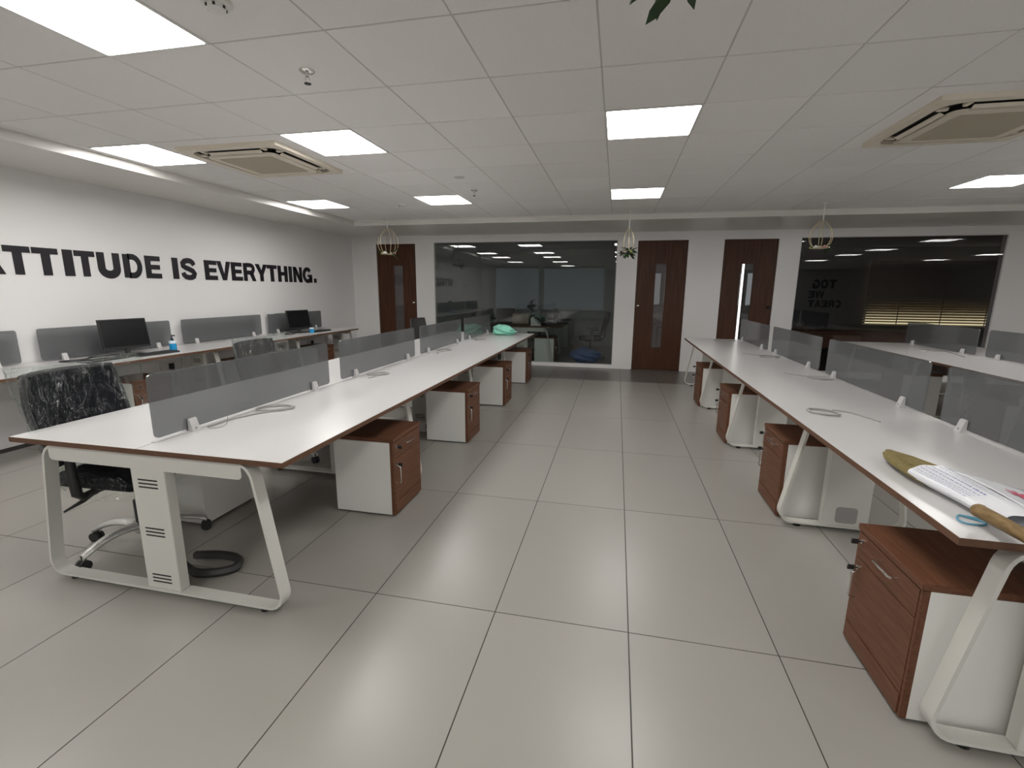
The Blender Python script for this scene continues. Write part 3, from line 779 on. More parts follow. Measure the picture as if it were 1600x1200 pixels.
# ------------------------------------------------------------------ office chairs (sitter looks along +x)
def chair(label, loc, rz, wrapped, back='black_fabric'):
    t = thing('office_chair', label, 'chair', loc, rz, 'black office chairs')
    # five-star base
    hub = G().lathe([(.04, .075), (.045, .09), (.045, .13), (.03, .14)], (0, 0, 0), 16).obj('hub', 'chrome', t, True)
    for k in range(5):
        a = math.radians(72 * k + 186)
        d = Vector((math.cos(a), math.sin(a), 0)); s = Vector((-d.y, d.x, 0))
        g = G(); pr = []
        for q in range(9):
            u = q / 8; r = .035 + .27 * u; z = .118 + .015 * math.sin(u * PI) - .048 * u * u
            k_ = 1.3 if wrapped else 1.0
            pr.append((r, z, (.026 - .008 * u) * k_, (.016 - .003 * u) * k_))
        rings = []
        for (r, z, w, h) in pr:
            c = d * r + Vector((0, 0, z))
            rings.append([g.bm.verts.new(c + s * w * math.cos(2 * PI * m / 10) + Vector((0, 0, h * math.sin(2 * PI * m / 10)))) for m in range(10)])
        for A, B in zip(rings, rings[1:]):
            for m in range(10): g.bm.faces.new((A[m], A[(m + 1) % 10], B[(m + 1) % 10], B[m]))
        g.bm.faces.new(rings[0][::-1]); g.bm.faces.new(rings[-1])
        g.obj('base_arm', 'chrome_wrapped' if wrapped else 'chrome', t, True)
        c = d * .30
        cg = G()
        for e in (-.014, .014): cg.tube([c + s * (e - .009) + Vector((0, 0, .028)), c + s * (e + .009) + Vector((0, 0, .028))], .028, 14)
        cg.tube([c + Vector((0, 0, .035)), c + Vector((0, 0, .082))], .008, 8)
        cg.obj('caster', 'black_plastic', t, True)
    G().tube([(0, 0, .13), (0, 0, .27)], .032, 14).tube([(0, 0, .27), (0, 0, .40)], .02, 12).obj('gas_lift', 'black_plastic', t, True)
    G().box((-.12, -.09, .385), (.12, .09, .425), .012, 2).obj('mechanism', 'black_plastic', t)
    G().tube([(-.02, -.08, .40), (-.03, -.20, .395), (-.04, -.26, .375), (-.06, -.34, .35)], [.006, .006, .011, .005], 8).obj('tilt_lever', 'black_plastic', t, True)
    # seat cushion
    g = G(); g.box((-.23, -.245, .425), (.25, .245, .505), .035, 4)
    for v in g.bm.verts:
        if v.co.z > .47: v.co.z += .012 * (1 - (v.co.y / .25) ** 2) - (.03 * max(0, (v.co.x - .12) / .13) ** 2)
    g.obj('seat', 'black_fabric', t, True)
    # back: a shield curved around the sitter, leaning back
    def bpt(u, v, off=0.0):
        w = .215 + .03 * math.sin(v * PI) + .012 * v
        y = (u - .5) * 2 * w
        z = .545 + .465 * v
        x = -.265 - .11 * v - .035 * math.sin(v * PI * .9) * 0.6 + .06 * (2 * (u - .5)) ** 2 + off
        return Vector((x, y, z))
    g = G(); nu, nv = 12, 10
    fr = [[g.bm.verts.new(bpt(i / nu, j / nv, .012)) for j in range(nv + 1)] for i in range(nu + 1)]
    bk = [[g.bm.verts.new(bpt(i / nu, j / nv, -.022)) for j in range(nv + 1)] for i in range(nu + 1)]
    for i in range(nu):
        for j in range(nv):
            g.bm.faces.new((fr[i][j], fr[i + 1][j], fr[i + 1][j + 1], fr[i][j + 1]))
            g.bm.faces.new((bk[i][j], bk[i][j + 1], bk[i + 1][j + 1], bk[i + 1][j]))
    for i in range(nu):
        g.bm.faces.new((fr[i][0], bk[i][0], bk[i + 1][0], fr[i + 1][0])); g.bm.faces.new((fr[i][nv], fr[i + 1][nv], bk[i + 1][nv], bk[i][nv]))
    for j in range(nv):
        g.bm.faces.new((fr[0][j], fr[0][j + 1], bk[0][j + 1], bk[0][j])); g.bm.faces.new((fr[nu][j], bk[nu][j], bk[nu][j + 1], fr[nu][j + 1]))
    g.obj('backrest', back, t, True)
    loop = [bpt(u / 10, 0) for u in range(11)] + [bpt(1, v / 10) for v in range(1, 11)] + [bpt(1 - u / 10, 1) for u in range(1, 11)] + [bpt(0, 1 - v / 10) for v in range(1, 10)]
    G().tube(loop, .014, 8, True).obj('back_frame', 'black_plastic', t, True)
    G().tube([(-.08, 0, .40), (-.22, 0, .41), (-.29, 0, .48), (-.325, 0, .70)], [.022, .024, .022, .016], 10).obj('back_bar', 'black_plastic', t, True)
    for s in (-1, 1):
        a = G().tube([(-.02, s * .20, .41), (-.02, s * .27, .405), (-.02, s * .295, .43), (-.03, s * .295, .52), (-.03, s * .295, .645)], [.018, .02, .024, .024, .02], 10).obj('armrest', 'black_plastic', t, True)
        G().box((-.15, s * .295 - .035, .645), (.10, s * .295 + .035, .672), .012, 3).obj('arm_pad', 'black_plastic', a, True)
    if wrapped:
        rnd = random.Random(wrapped)
        def wrapper(nu, nv, inner):
            g = G(); V = []
            jit = {}
            for j in range(nv + 1):
                row = []
                for i in range(nu):
                    p = inner(i / nu, j / nv)
                    row.append(g.bm.verts.new(p + Vector((rnd.uniform(-1, 1), rnd.uniform(-1, 1), rnd.uniform(-1, 1))) * .010))
                V.append(row)
            for j in range(nv):
                for i in range(nu): g.bm.faces.new((V[j][i], V[j][(i + 1) % nu], V[j + 1][(i + 1) % nu], V[j + 1][i]))
            c = sum((v.co for v in V[nv]), Vector()) / nu
            top = g.bm.verts.new(c + Vector((0, 0, .006)))
            for i in range(nu): g.bm.faces.new((V[nv][i], V[nv][(i + 1) % nu], top))
            return g
        def backwrap(u, v):
            a = 2 * PI * u; vv = -.25 + 1.27 * v
            cx = -.265 - .11 * vv + .02
            wy = .262 + .045 * math.sin(v * PI * .5) + .03 * max(0, math.sin(a + .6)) * v
            wx = .042 + .02 * (1 - v) + .010 * math.sin(3 * a)
            wy *= 1 + (.20 * v * v if math.cos(a) < -.3 else 0)
            y = math.copysign(abs(math.cos(a)) ** .55, math.cos(a)) * wy
            x = math.copysign(abs(math.sin(a)) ** .8, math.sin(a)) * wx
            x += .06 * (y / .24) ** 2
            z = .545 + .465 * vv + (.028 + .02 * math.sin(2 * a + 1) if v > .9 else 0)
            return Vector((cx + x, y, z))
        w = wrapper(44, 16, backwrap).obj('packing_film', 'packing_film', t, True)
        def seatwrap(u, v):
            a = 2 * PI * u
            cx = math.copysign(abs(math.cos(a)) ** .4, math.cos(a)); cy = math.copysign(abs(math.sin(a)) ** .4, math.sin(a))
            k = 1.0 if v < .7 else 1 - (v - .7) * .25
            return Vector((.01 + cx * .262 * k, cy * .268 * k, .395 + .128 * v))
        wrapper(40, 6, seatwrap).obj('packing_film', 'packing_film', t, True)
    return t
chair('black office chair wrapped in clear film, at the near end of the left bench', (-2.62, 2.0, 0), math.radians(3), 3)
chair('film-wrapped grey office chair showing above the nearest screen of the left bench', (-2.72, 3.50, 0), math.radians(4), 5, 'mesh_fabric')
chair('dark mesh office chair showing above the third screen of the left bench', (-2.72, 6.93, 0), math.radians(-3), 0, 'mesh_fabric')

# ------------------------------------------------------------------ things on the wall bench
def monitor(label, loc, rz, w=.47, h=.285):
    t = thing('computer_monitor', label, 'monitor', loc, rz, 'black computer monitors')
    tilt = math.radians(-8)
    def tf(g):
        for v in g.bm.verts:
            z = v.co.z - .09; v.co = Vector((v.co.x * math.cos(tilt) + z * math.sin(tilt), v.co.y, .09 + z * math.cos(tilt) - v.co.x * math.sin(tilt)))
        return g
    tf(G().box((-.022, -w / 2, .07), (.0, w / 2, .07 + h + .03), .004, 2)).obj('housing', 'black_plastic', t)
    tf(G().box((.0, -w / 2 + .012, .095), (.0015, w / 2 - .012, .07 + h + .018))).obj('display', 'screen_black', t)
    G().tube([(-.02, 0, .015), (-.03, 0, .09), (-.035, 0, .16)], .022, 10).obj('stand', 'black_plastic', t, True)
    G().plate(rrect(-.13, .09, -.12, .12, .05, 5), 'z', .0, .012).obj('stand_base', 'black_plastic', t)
    return t
def keyboard(label, loc, rz):
    t = thing('keyboard', label, 'keyboard', loc, rz, 'black keyboards')
    G().box((-.075, -.22, 0), (.075, .22, .018), .006, 2).obj('case', 'black_plastic', t)
    g = G()
    for r in range(6):
        for c in range(19):
            if r == 0 and 4 <= c <= 9: continue
            x = .058 - r * .0225 if False else -.055 + r * .0215; y = -.205 + c * .0215
            g.box((x, y, .018), (x + .018, y + .018, .024), .002)
    k = g.obj('keys', 'screen_black', t); k['kind'] = 'stuff'
    return t
def bottle(label, loc, h=.11):
    t = thing('sanitizer_bottle', label, 'bottle', loc, 0, 'blue sanitizer bottles')
    G().lathe([(.033, 0), (.036, .006), (.036, h * .78), (.03, h * .9), (.014, h)], (0, 0, 0), 18).obj('flask', 'blue_liquid', t, True)
    G().lathe([(.0365, h * .72), (.0365, h * .88), (.029, h * .96)], (0, 0, 0), 18).obj('label_band', 'label_white', t, True)
    g = G().tube([(0, 0, h), (0, 0, h + .022)], .014, 12).tube([(0, 0, h + .02), (0, 0, h + .05)], .005, 8).box((-.01, -.012, h + .048), (.038, .012, h + .062), .004)
    g.obj('pump', 'black_plastic', t)
def wire(name, label, cat, pts, r, mat, group=None, closed=False, loc=None):
    P = [Vector(p) for p in pts]; out = []
    m = len(P)
    for i in range(m if closed else m - 1):
        p0 = P[i - 1] if (i > 0 or closed) else P[i]; p1 = P[i]; p2 = P[(i + 1) % m]; p3 = P[(i + 2) % m] if (closed or i + 2 < m) else P[-1]
        for k in range(5):
            u = k / 5
            out.append(0.5 * ((2 * p1) + (p2 - p0) * u + (2 * p0 - 5 * p1 + 4 * p2 - p3) * u * u + (3 * p1 - p0 - 3 * p2 + p3) * u ** 3))
    if not closed: out.append(P[-1])
    o = G().tube(out, r, 6, closed).obj(name, mat, None, True)
    return tag(o, label, cat, group)
monitor('black monitor on the wall bench beside a blue bottle, nearer one', (-5.10, 4.03, .75), math.radians(-6))
keyboard('black keyboard in front of the nearer monitor on the wall bench', (-4.88, 4.14, .75), math.radians(-3))
keyboard('second black keyboard lying left of the nearer monitor', (-4.93, 3.66, .75), math.radians(3))
wire('monitor_cable', 'tangled black cable left of the nearer monitor', 'cable', [(-5.2, 3.98, .755), (-5.24, 3.8, .757), (-5.16, 3.62, .756), (-5.22, 3.45, .756), (-5.10, 3.44, .757), (-5.08, 3.60, .757), (-5.2, 3.7, .762), (-5.12, 3.85, .77)], .006, 'black_plastic')
bottle('blue sanitizer bottle with dark pump on the wall bench, nearer one', (-4.95, 4.415, .75), .12)
monitor('black monitor at the far end of the wall bench', (-5.08, 6.86, .75), math.radians(-8), .47, .27)
keyboard('black keyboard by the far monitor on the wall bench', (-4.93, 7.16, .75), 0)
bottle('small blue bottle in front of the far monitor', (-4.90, 6.90, .75), .09)
wire('monitor_cable', 'loose black cable beside the far monitor', 'cable', [(-5.15, 6.7, .755), (-5.1, 6.5, .756), (-5.0, 6.45, .755), (-5.0, 6.6, .756), (-5.08, 6.68, .757)], .006, 'black_plastic')
wire('network_cable', 'grey cable lying at the foot of the middle wall bench screen', 'cable', [(-5.25, 5.15, .754), (-5.2, 5.4, .754), (-5.26, 5.6, .754), (-5.16, 5.75, .754), (-5.2, 6.0, .754)], .004, 'cable_grey')
tag(G().box((-5.355, 6.47, 1.063), (-5.343, 6.60, 1.080), .001).obj('paper_tag', 'label_white'), 'small white tag on the corner of the far wall bench screen', 'tag')
# sockets on the wall below the bench
for k, (yy, lb) in enumerate(((4.72, 'dark open socket box below the wall bench, left of the wrapped chair'), (6.10, 'dark open socket box below the wall bench, middle one'), (7.55, 'dark open socket box below the far end of the wall bench'))):
    t = thing('power_socket', lb, 'socket', (WX, yy, .50), 0, 'sockets under the wall bench')
    G().box((.001, -.10, -.05), (.012, .10, .05), .003).obj('plate', 'socket_plate', t)
    G().box((.012, .01, -.035), (.03, .075, .035), .004).obj('plug', 'black_plastic', t)
    G().tube([(.03, .04, -.02), (.05, .06, -.10), (.03, .05, -.25)], .006, 6).obj('plug_cord', 'black_plastic', t)

# ------------------------------------------------------------------ cables and small things on the benches
def coil(label, c, rx, ry, rot, turns, tail, mat='cable_grey', group='grey coiled network cables', r=.0046, z=.7545):
    pts = []
    rn = random.Random(hash(label) % 1000 if False else len(label) * 7 + int(abs(c[1]) * 10))
    N = turns * 12
    for i in range(N + 1):
        a = 2 * PI * i / 12; k = 1 + rn.uniform(-.06, .06)
        x = rx * k * math.cos(a); y = ry * k * math.sin(a)
        pts.append((c[0] + x * math.cos(rot) - y * math.sin(rot), c[1] + x * math.sin(rot) + y * math.cos(rot), z + .002 * (i / 12) + rn.uniform(0, .004)))
    pts += tail
    return wire('network_cable', label, 'cable', pts, r, mat, group)
coil('grey coiled cable at the foot of the nearest left bench screen', (-1.975, 2.37), .10, .062, math.radians(25), 3, [(-2.03, 2.15, .754), (-2.035, 1.95, .756)])
wire('thin_wire', 'thin bent wire standing up beside the nearest left clamp', 'cable', [(-2.02, 1.94, .752), (-1.98, 1.97, .752), (-1.99, 2.02, .753), (-1.985, 2.03, .78), (-1.984, 2.03, .795)], .002, 'cable_grey')
coil('grey coiled cable below the second screen of the left bench', (-1.95, 3.60), .085, .06, math.radians(40), 3, [(-1.93, 3.47, .754), (-1.94, 3.42, .754)])
coil('grey coiled cable below the third screen of the left bench', (-1.99, 5.28), .085, .08, .3, 2, [(-1.98, 5.05, .754), (-1.95, 5.0, .754)])
coil('flat grey coiled cable below the farthest screen of the left bench', (-1.93, 6.62), .08, .07, .2, 2, [(-1.96, 6.5, .754)])
coil('large grey cable loop with a long tail on the right bench', (1.245, 3.08), .085, .065, math.radians(-45), 3, [(1.32, 3.16, .754), (1.40, 3.13, .754), (1.45, 3.02, .754), (1.475, 2.93, .754)])
coil('grey coiled cable beside the clamp of the second right bench screen', (1.70, 4.36), .09, .05, math.radians(-35), 3, [(1.62, 4.46, .754), (1.53, 4.54, .754), (1.50, 4.60, .754)])
coil('grey coiled cable by the third clamp of the right bench', (1.70, 5.72), .10, .09, .4, 2, [(1.58, 5.86, .754), (1.48, 5.98, .754)])
coil('flat cable bundle at the far end of the right bench', (1.62, 7.52), .11, .04, 0, 2, [(1.45, 7.53, .754)])
coil('pale cable loop on the farthest right bench', (3.96, 6.98), .10, .12, .6, 2, [(4.02, 6.7, .754), (3.95, 6.45, .754), (3.9, 6.3, .754)], 'cable_grey')
gt = thing('cable_grommet', 'round cable grommet in the farthest right worktop', 'grommet', (3.82, 6.93, .7505))
G().ringplate(arc(0, 0, .04, 0, 345, 23), arc(0, 0, .022, 0, 345, 23), 'z', 0, .004).obj('collar', 'cable_white', gt)
G().lathe([(.021, .0), (.021, .0015), (.002, .002)], (0, 0, 0), 16).obj('cap', 'dark_slot', gt)

# mint green cloth bundle
g = G(); g.ball((0, 0, 0), 1.0, 4)
rn = random.Random(11)
ph = [(rn.uniform(0, 6), rn.uniform(0, 6), rn.uniform(0, 6)) for _ in range(4)]
for v in g.bm.verts:
    p = v.co.copy()
    d = 1 + .16 * math.sin(5 * p.x + ph[0][0]) * math.cos(4 * p.y + ph[0][1]) + .10 * math.sin(9 * p.z + 6 * p.x + ph[1][2]) + .05 * math.sin(14 * p.y + ph[2][0])
    v.co = Vector((p.x * .20 * d, p.y * .15 * d, max(p.z * .075 * d * (1.25 - .55 * p.x) + .055, .001)))
mc = tag(g.obj('cloth_bundle', 'mint_cloth', None, True), 'crumpled mint green cloth bundle at the far end of the left bench', 'cloth')
mc.location = (-1.77, 7.50, .751); mc.rotation_euler = (0, 0, math.radians(-30))

# black corrugated hose on the floor behind the cable column
pts = [(-2.15, 1.82, .028), (-2.04, 1.785, .024), (-1.93, 1.82, .024), (-1.885, 1.875, .024), (-1.93, 1.935, .032), (-2.02, 1.925, .045), (-2.10, 1.90, .05), (-2.16, 1.90, .04)]
wire('cable_hose', 'black corrugated hose curled on the floor behind the left column', 'hose', pts, .0225, 'hose_grey')
fs = thing('floor_socket', 'small white socket box on the floor between left bench pedestals', 'socket', (-1.93, 4.45, 0))
G().box((-.045, -.03, 0), (.045, .03, .11), .004).obj('socket_box', 'socket_plate', fs)
G().box((.0455, -.02, .03), (.048, .02, .08), .001).obj('socket_face', 'dark_slot', fs)

# ------------------------------------------------------------------ broom in a printed plastic sleeve
br = thing('hand_broom', 'grass broom in a printed white plastic sleeve on the right bench', 'broom', (1.215, 1.95, .75), math.radians(4))
g = G(); rings = []
prof = [(.335, .004, .004), (.31, .035, .012), (.25, .062, .018), (.17, .078, .022), (.06, .085, .026), (-.02, .080, .028)]
for (y, w, h) in prof:
    rings.append([g.bm.verts.new((w * math.cos(2 * PI * k / 16) + (.03 * max(0, y - .1)), y, .028 + h * math.sin(2 * PI * k / 16))) for k in range(16)])
for A, B in zip(rings, rings[1:]):
    for k in range(16): g.bm.faces.new((A[k], A[(k + 1) % 16], B[(k + 1) % 16], B[k]))
g.bm.faces.new(rings[0][::-1]); g.bm.faces.new(rings[-1])
rn = random.Random(3)
for k in range(60):
    x = rn.uniform(-.055, .055); g.tube([(x, .10, .05), (x * .55 + .004, .22, .046), (x * .25 + .008, .30 + rn.uniform(0, .04), .035)], .0014, 4)
g.obj('bristle_head', 'bristle', br)
def sleeve(u, v):
    y = .06 - .40 * v; a = 2 * PI * u
    w = .082 - .012 * v; h = .034 - .010 * v
    ww = w * (1 + .03 * math.sin(9 * v)) ; z = .034 + h * math.sin(a) + .002 * math.sin(7 * a + 5 * v)
    return Vector((ww * math.cos(a), y, max(z, .002)))
sl = G().grid(sleeve, 32, 14).obj('sleeve', 'plastic_bag', br, True)
def sheet(u, v):
    x = .05 + .36 * u; y = .06 - .36 * v - .10 * u
    z = .058 * (1 - u) ** 2 * .9 + .006 + .006 * math.sin(6 * u + 4 * v)
    return Vector((x, y, z))
g = G().grid(sheet, 16, 12)
bag = g.obj('bag_flap', 'plastic_bag', br, True)
so = bag.modifiers.new('thickness', 'SOLIDIFY'); so.thickness = .001
def on_sleeve(a, y, lift=.0012):
    v = (.06 - y) / .40; p = sleeve(a / (2 * PI), v); return p + Vector((math.cos(a), 0, math.sin(a) + .3)).normalized() * lift
rn = random.Random(5)
g = G()
for row, (a, w0) in enumerate(((1.2, .0025), (1.4, .0025), (1.75, .006), (1.98, .003), (2.2, .0025), (2.4, .0025), (2.6, .0025))):
    y = .045
    while y > -.20:
        l = rn.uniform(.005, .016)
        pts = [on_sleeve(a, y - l * q / 2, .002) for q in range(3)]
        wv = w0 / .08
        p0 = [on_sleeve(a - wv / 2, y, .002), on_sleeve(a + wv / 2, y, .002), on_sleeve(a + wv / 2, y - l, .002), on_sleeve(a - wv / 2, y - l, .002)]
        g.bm.faces.new([g.bm.verts.new(p) for p in p0])
        y -= l + rn.uniform(.002, .006)
g.obj('sleeve_print', 'print_blue', sl)
def on_sheet(x, y):
    u = (x - .05) / .36; v = (.06 - y - .10 * u) / .36
    return sheet(u, v) + Vector((0, 0, .003))
g = G()
cx, cy = .175, -.10
for k in range(9):
    a = 2 * PI * k / 9
    q = [(cx + .012 * math.cos(a - .5), cy + .012 * math.sin(a - .5)), (cx + .036 * math.cos(a - .14), cy + .036 * math.sin(a - .14)), (cx + .044 * math.cos(a), cy + .044 * math.sin(a)), (cx + .036 * math.cos(a + .14), cy + .036 * math.sin(a + .14)), (cx + .012 * math.cos(a + .5), cy + .012 * math.sin(a + .5))]
    g.bm.faces.new([g.bm.verts.new(on_sheet(*p)) for p in q])
for k in range(10):
    a0, a1 = 2 * PI * k / 10, 2 * PI * (k + 1) / 10
    g.bm.faces.new([g.bm.verts.new(on_sheet(*p)) for p in ((cx, cy), (cx + .018 * math.cos(a0), cy + .018 * math.sin(a0)), (cx + .018 * math.cos(a1), cy + .018 * math.sin(a1)))])
g.obj('red_emblem', 'print_red', bag)
g = G()
for k in range(7):
    x0 = .24 + .01 * (k % 3); y0 = -.02 - .026 * k
    q = [(x0, y0), (x0 + .10, y0 - .028), (x0 + .10, y0 - .040), (x0, y0 - .012)]
    g.bm.faces.new([g.bm.verts.new(on_sheet(*p)) for p in q])
g.obj('grey_print', 'print_grey', bag)
G().tube([(-.105, -.315, .050), (-.118, -.40, .058), (-.140, -.54, .070), (-.162, -.70, .084), (-.18, -.84, .096)], [.021, .020, .018, .017, .016], 12).obj('broom_handle', 'broom_stick_wood', br, True)
G().ball((-.103, -.305, .049), .0225, 2).obj('handle_knob', 'broom_stick_wood', br, True)
wire('blue_string', 'thin blue string loop on the near corner of the right bench', 'string', [(1.12, 1.70, .753), (1.10, 1.665, .753), (1.11, 1.64, .753), (1.15, 1.64, .753), (1.17, 1.66, .753), (1.14, 1.69, .753), (1.13, 1.70, .754), (1.22, 1.66, .755), (1.30, 1.645, .754), (1.42, 1.65, .753)], .003, 'string_blue')

# ------------------------------------------------------------------ hanging planters
def planter(label, loc, cord, size, leafy, flowers, seed, wid=.42):
    """loc: on the ceiling; cord: length; size: basket height"""
    rn = random.Random(seed)
    t = thing('hanging_planter', label, 'hanging planter', loc, rn.uniform(0, 1), 'flower baskets hung from the ceiling')
    G().lathe([(.035, 0), (.035, -.006), (.006, -.02)], (0, 0, 0), 16).obj('ceiling_rose', 'white_cord', t, True)
    G().tube([(0, 0, -.005), (0, 0, -cord)], .0075, 8).obj('cord', 'white_cord', t)
    zc = -cord
    rr = size * wid
    for k in range(3):
        a = k * PI / 3 + .3
        pts = []
        for q in range(13):
            u = q / 12; r = rr * math.sin(PI * (.04 + .80 * u)) ** .8
            pts.append((r * math.cos(a), r * math.sin(a), zc - size * u))
        for s in (1, -1):
            G().tube([(p[0] * s, p[1] * s, p[2]) for p in pts], .0045, 6).obj('hoop', 'gold_wire', t, True)
    rb = rr * math.sin(PI * .84) ** .8
    G().tube([(rb * math.cos(2 * PI * k / 24), rb * math.sin(2 * PI * k / 24), zc - size) for k in range(24)], .006, 6, True).obj('basket_ring', 'gold_wire', t, True)
    lf = G(); lf.prism([(0, -.001), (.35, .16), (.75, .13), (1, 0), (.75, -.13), (.35, -.16)], lambda u, v: (u, v, .012 - abs(v) * .2 - .25 * u * u), lambda u, v: (u, v, -abs(v) * .2 - .25 * u * u))
    lm = lf.mesh('leaf'); lm.materials.append(MATS['leaf_dark'])
    for k in range(leafy):
        a = rn.uniform(0, 2 * PI)
        o = link('leaf', lm, None, t); L = size * rn.uniform(.22, .36)
        o.scale = (L, L, L)
        o.location = (rb * .8 * math.cos(a), rb * .8 * math.sin(a), zc - size + rn.uniform(-.02, .05) * size / .35)
        o.rotation_euler = (rn.uniform(-.6, .6), rn.uniform(-.9, .9), a + rn.uniform(-.9, .9))
    for k in range(flowers):
        a = 2 * PI * k / flowers + .5
        mat = ('flower_white', 'flower_yellow', 'flower_white', 'flower_pink')[k % 4]
        g = G(); c = (rb * 1.05 * math.cos(a), rb * 1.05 * math.sin(a), zc - size + .01)
        s = size * .10
        for q in range(6):
            b = 2 * PI * q / 6; g.ball((c[0] + s * .6 * math.cos(b), c[1] + s * .6 * math.sin(b), c[2]), s * .55, 1, (1, 1, .7))
        g.ball((c[0], c[1], c[2] + s * .2), s * .6, 1)
        g.obj('flower', mat, t, True)
    return t
planter('gold wire flower basket hanging before the leftmost brown door', (-3.72, 7.40, CZ), .16, .40, 10, 4, 2)
planter('leafy basket with white flowers hanging between window and brown door', (0.125, 7.30, CZ), .24, .34, 70, 7, 4, .24)
planter('thin wire flower basket hanging before the right dark window', (2.55, 7.08, CZ), .22, .34, 8, 5, 6)
planter('leafy basket whose leaf tips show at the top photo edge', (0.10, 1.27, CZ), .125, .28, 90, 10, 8)

# ------------------------------------------------------------------ inside the cabin behind the large window
cab = bench('dark topped cabin desk with white end frame behind the large window', [(-2.62, -1.06)], (-2.50, -1.22, -2.40, -1.36), -1.9, 9.46, 1, 1.45, (-1.975, -1.75), (1,), None, top_mat='wood_dark', screens=False)
copy_tree(ped0, (-1.19, 9.71, 0), 0, 'white-sided pedestal behind the glass under the cabin desk')
tph = thing('desk_phone', 'pale desk telephone on the cabin desk behind the glass', 'telephone', (-1.62, 9.72, .75), 0)
g = G(); g.prism([(-.10, 0), (.10, 0), (.10, .03), (-.02, .14), (-.10, .16)], lambda u, v: (u, -.09, v), lambda u, v: (u, .09, v)); g.obj('body', 'cable_white', tph)
G().box((-.07, -.085, .15), (-.03, .085, .19), .012, 2).obj('handset', 'cable_white', tph)
g = G()
for q in range(3): g.box((.0 + .03 * q, -.095, .10 - .033 * q), (.02 + .03 * q, -.09, .115 - .033 * q))
g.obj('keypad_gap', 'dark_slot', tph)
wire('white_cable', 'white cable hanging down the front of the cabin desk', 'cable', [(-1.46, 9.44, .70), (-1.40, 9.42, .68), (-1.33, 9.42, .56), (-1.30, 9.42, .3), (-1.29, 9.42, .02)], .008, 'cable_white')
for k, (x, y, w, h, lb) in enumerate(((-1.55, 10.35, .16, .30, 'dark desktop speaker behind the telephone'), (-1.28, 10.40, .10, .33, 'slim dark desktop speaker right of the wider one'))):
    t = thing('desktop_speaker', lb, 'speaker', (x, y, .75), 0, 'speakers on the cabin desk')
    G().box((-w / 2, -.08, 0), (w / 2, .08, h), .012, 2).obj('cabinet', 'black_plastic', t)
    for q in (.3, .68): G().tube([(0, -.08, h * q), (0, -.086, h * q)], w * .33, 16).obj('driver', 'screen_black', t)
bx = thing('carton', 'brown carton on the cabin desk', 'box', (-2.02, 10.2, .75))
G().box((-.18, -.12, 0), (.18, .12, .22)).obj('carton_body', 'cardboard', bx); G().box((-.18, -.012, .2202), (.18, .012, .2215)).obj('tape', 'cable_grey', bx)
pp = thing('potted_plant', 'dark potted plant standing on the cabin desk', 'plant', (-1.86, 10.5, .75))
G().lathe([(.06, 0), (.08, .14), (.085, .15), (.07, .15), (.06, .14)], (0, 0, 0), 14).obj('pot', 'black_plastic', pp, True)
lf = G(); lf.prism([(0, 0), (.35, .2), (.75, .16), (1, 0), (.75, -.16), (.35, -.2)], lambda u, v: (u, v, .02 - .3 * u * u), lambda u, v: (u, v, -.3 * u * u)); lm = lf.mesh('leaf'); lm.materials.append(MATS['leaf_dark'])
rn = random.Random(9)
for k in range(34):
    o = link('leaf', lm, None, pp); L = rn.uniform(.10, .17); o.scale = (L, L, L); o.location = (rn.uniform(-.05, .05), rn.uniform(-.05, .05), rn.uniform(.16, .42)); o.rotation_euler = (rn.uniform(-.4, .4), rn.uniform(-1.0, .5), rn.uniform(0, 6.28))
G().tube([(0, 0, .12), (.01, 0, .3), (0, .01, .44)], .008, 6).obj('stem', 'leaf_dark', pp)
chair('black high-backed chair behind the glass, right of the cabin desk', (-.52, 10.35, 0), math.radians(185), 0)
chair('dark chair on the far side of the cabin desk behind the glass', (-2.55, 11.35, 0), math.radians(-60), 0)
g = G(); g.ball((0, 0, 0), 1, 4); rn = random.Random(21)
for v in g.bm.verts:
    p = v.co.copy(); d = 1 + .10 * math.sin(6 * p.x + 2) * math.cos(5 * p.y) + .07 * math.sin(11 * p.z + 4 * p.x)
    v.co = Vector((p.x * .30 * d, p.y * .2 * d, max(.17 + p.z * .16 * d, .002)))
bb = tag(g.obj('plastic_sack', 'bag_blue', None, True), 'bright blue plastic sack on the cabin floor before the chair', 'bag'); bb.location = (-.58, 9.66, 0)
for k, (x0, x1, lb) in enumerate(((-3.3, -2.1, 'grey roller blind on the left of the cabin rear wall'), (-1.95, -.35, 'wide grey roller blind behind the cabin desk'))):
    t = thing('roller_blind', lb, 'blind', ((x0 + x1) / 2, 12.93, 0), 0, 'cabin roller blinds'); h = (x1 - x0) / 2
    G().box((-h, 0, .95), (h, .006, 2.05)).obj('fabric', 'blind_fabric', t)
    G().tube([(-h, 0, 2.08), (h, 0, 2.08)], .03, 12).obj('roller', 'cable_grey', t); G().box((-h, -.008, .93), (h, .012, .955)).obj('bottom_bar', 'cable_grey', t)
t = thing('low_cabinet', 'dark low cabinet along the cabin rear wall', 'cabinet', (-2.2, 12.6, 0))
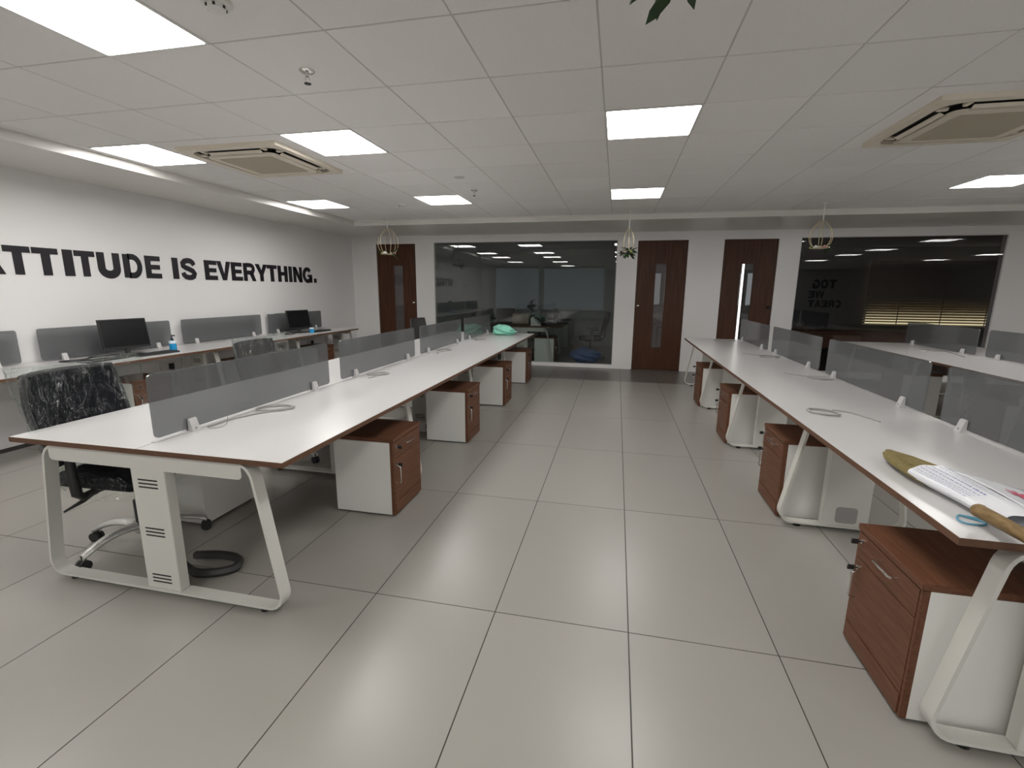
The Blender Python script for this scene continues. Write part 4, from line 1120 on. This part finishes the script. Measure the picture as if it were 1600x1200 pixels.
G().box((-1.2, -.2, 0), (1.0, .2, .70)).obj('body', 'cabin_wall', t); G().box((-.45, -.215, .1), (.25, -.2, .68)).obj('open_bay', 'dark_slot', t); G().box((-1.22, -.22, .70), (1.02, .2, .73)).obj('top', 'wood_dark', t)

# ------------------------------------------------------------------ dark boardroom behind the right window
t = thing('venetian_blind', 'venetian blind with daylight between its lower slats', 'blind', (7.55, 13.25, 0))
sm = G().box((-1.62, -.036, -.0015), (1.62, .036, .0015)).mesh('slat'); sm.materials.append(MATS['blind_slat'])
NS = 24
for k in range(NS):
    z = .72 + k * .064
    o = link('slat', sm, None, t, (0, 0, z)); o.rotation_euler = (math.radians(min(88, 24 + 6.0 * k)), 0, 0)
for s in (-.9, 0, .9): G().box((s - .01, -.024, .72), (s + .01, -.022, 2.2)).obj('ladder_tape', 'blind_slat', t)
G().box((-1.47, -.03, 2.16), (1.47, .03, 2.22)).obj('head_rail', 'blind_slat', t)
tag(G().box((6.05, 13.36, .72), (9.05, 13.39, 2.2)).obj('window_3', 'daylight_pane'), 'daylit outer window behind the venetian blind', None, None, 'structure')
t = thing('boardroom_table', 'long brown table inside the dark room behind the right window', 'table', (4.75, 10.6, 0))
G().box((-1.55, -.55, .70), (1.55, .55, .745), .004).obj('table_top', 'wood_pedestal', t); G().box((-1.45, -.5, .42), (1.45, -.47, .70)).obj('modesty_panel', 'wood_pedestal', t)
for s in (-1, 1):
    G().box((s * 1.3 - .03, -.46, 0), (s * 1.3 + .03, .46, .70)).obj('slab_leg', 'wood_pedestal', t)
# daylight strip seen through the slim pane of the third door
t = thing('tall_window', 'tall bright window inside the room behind the third door', 'window', (2.478, 10.62, 0))
G().box((-.022, 0, .3), (.022, .02, 2.3)).obj('bright_pane', 'daylight_bright', t)
g = G(); g.box((-.06, -.01, .27), (-.022, .03, 2.33)); g.box((.022, -.01, .27), (.06, .03, 2.33)); g.box((-.04, -.01, 2.3), (.04, .03, 2.33)); g.box((-.04, -.01, .27), (.04, .03, .3)); g.obj('pane_frame', 'cable_grey', t)
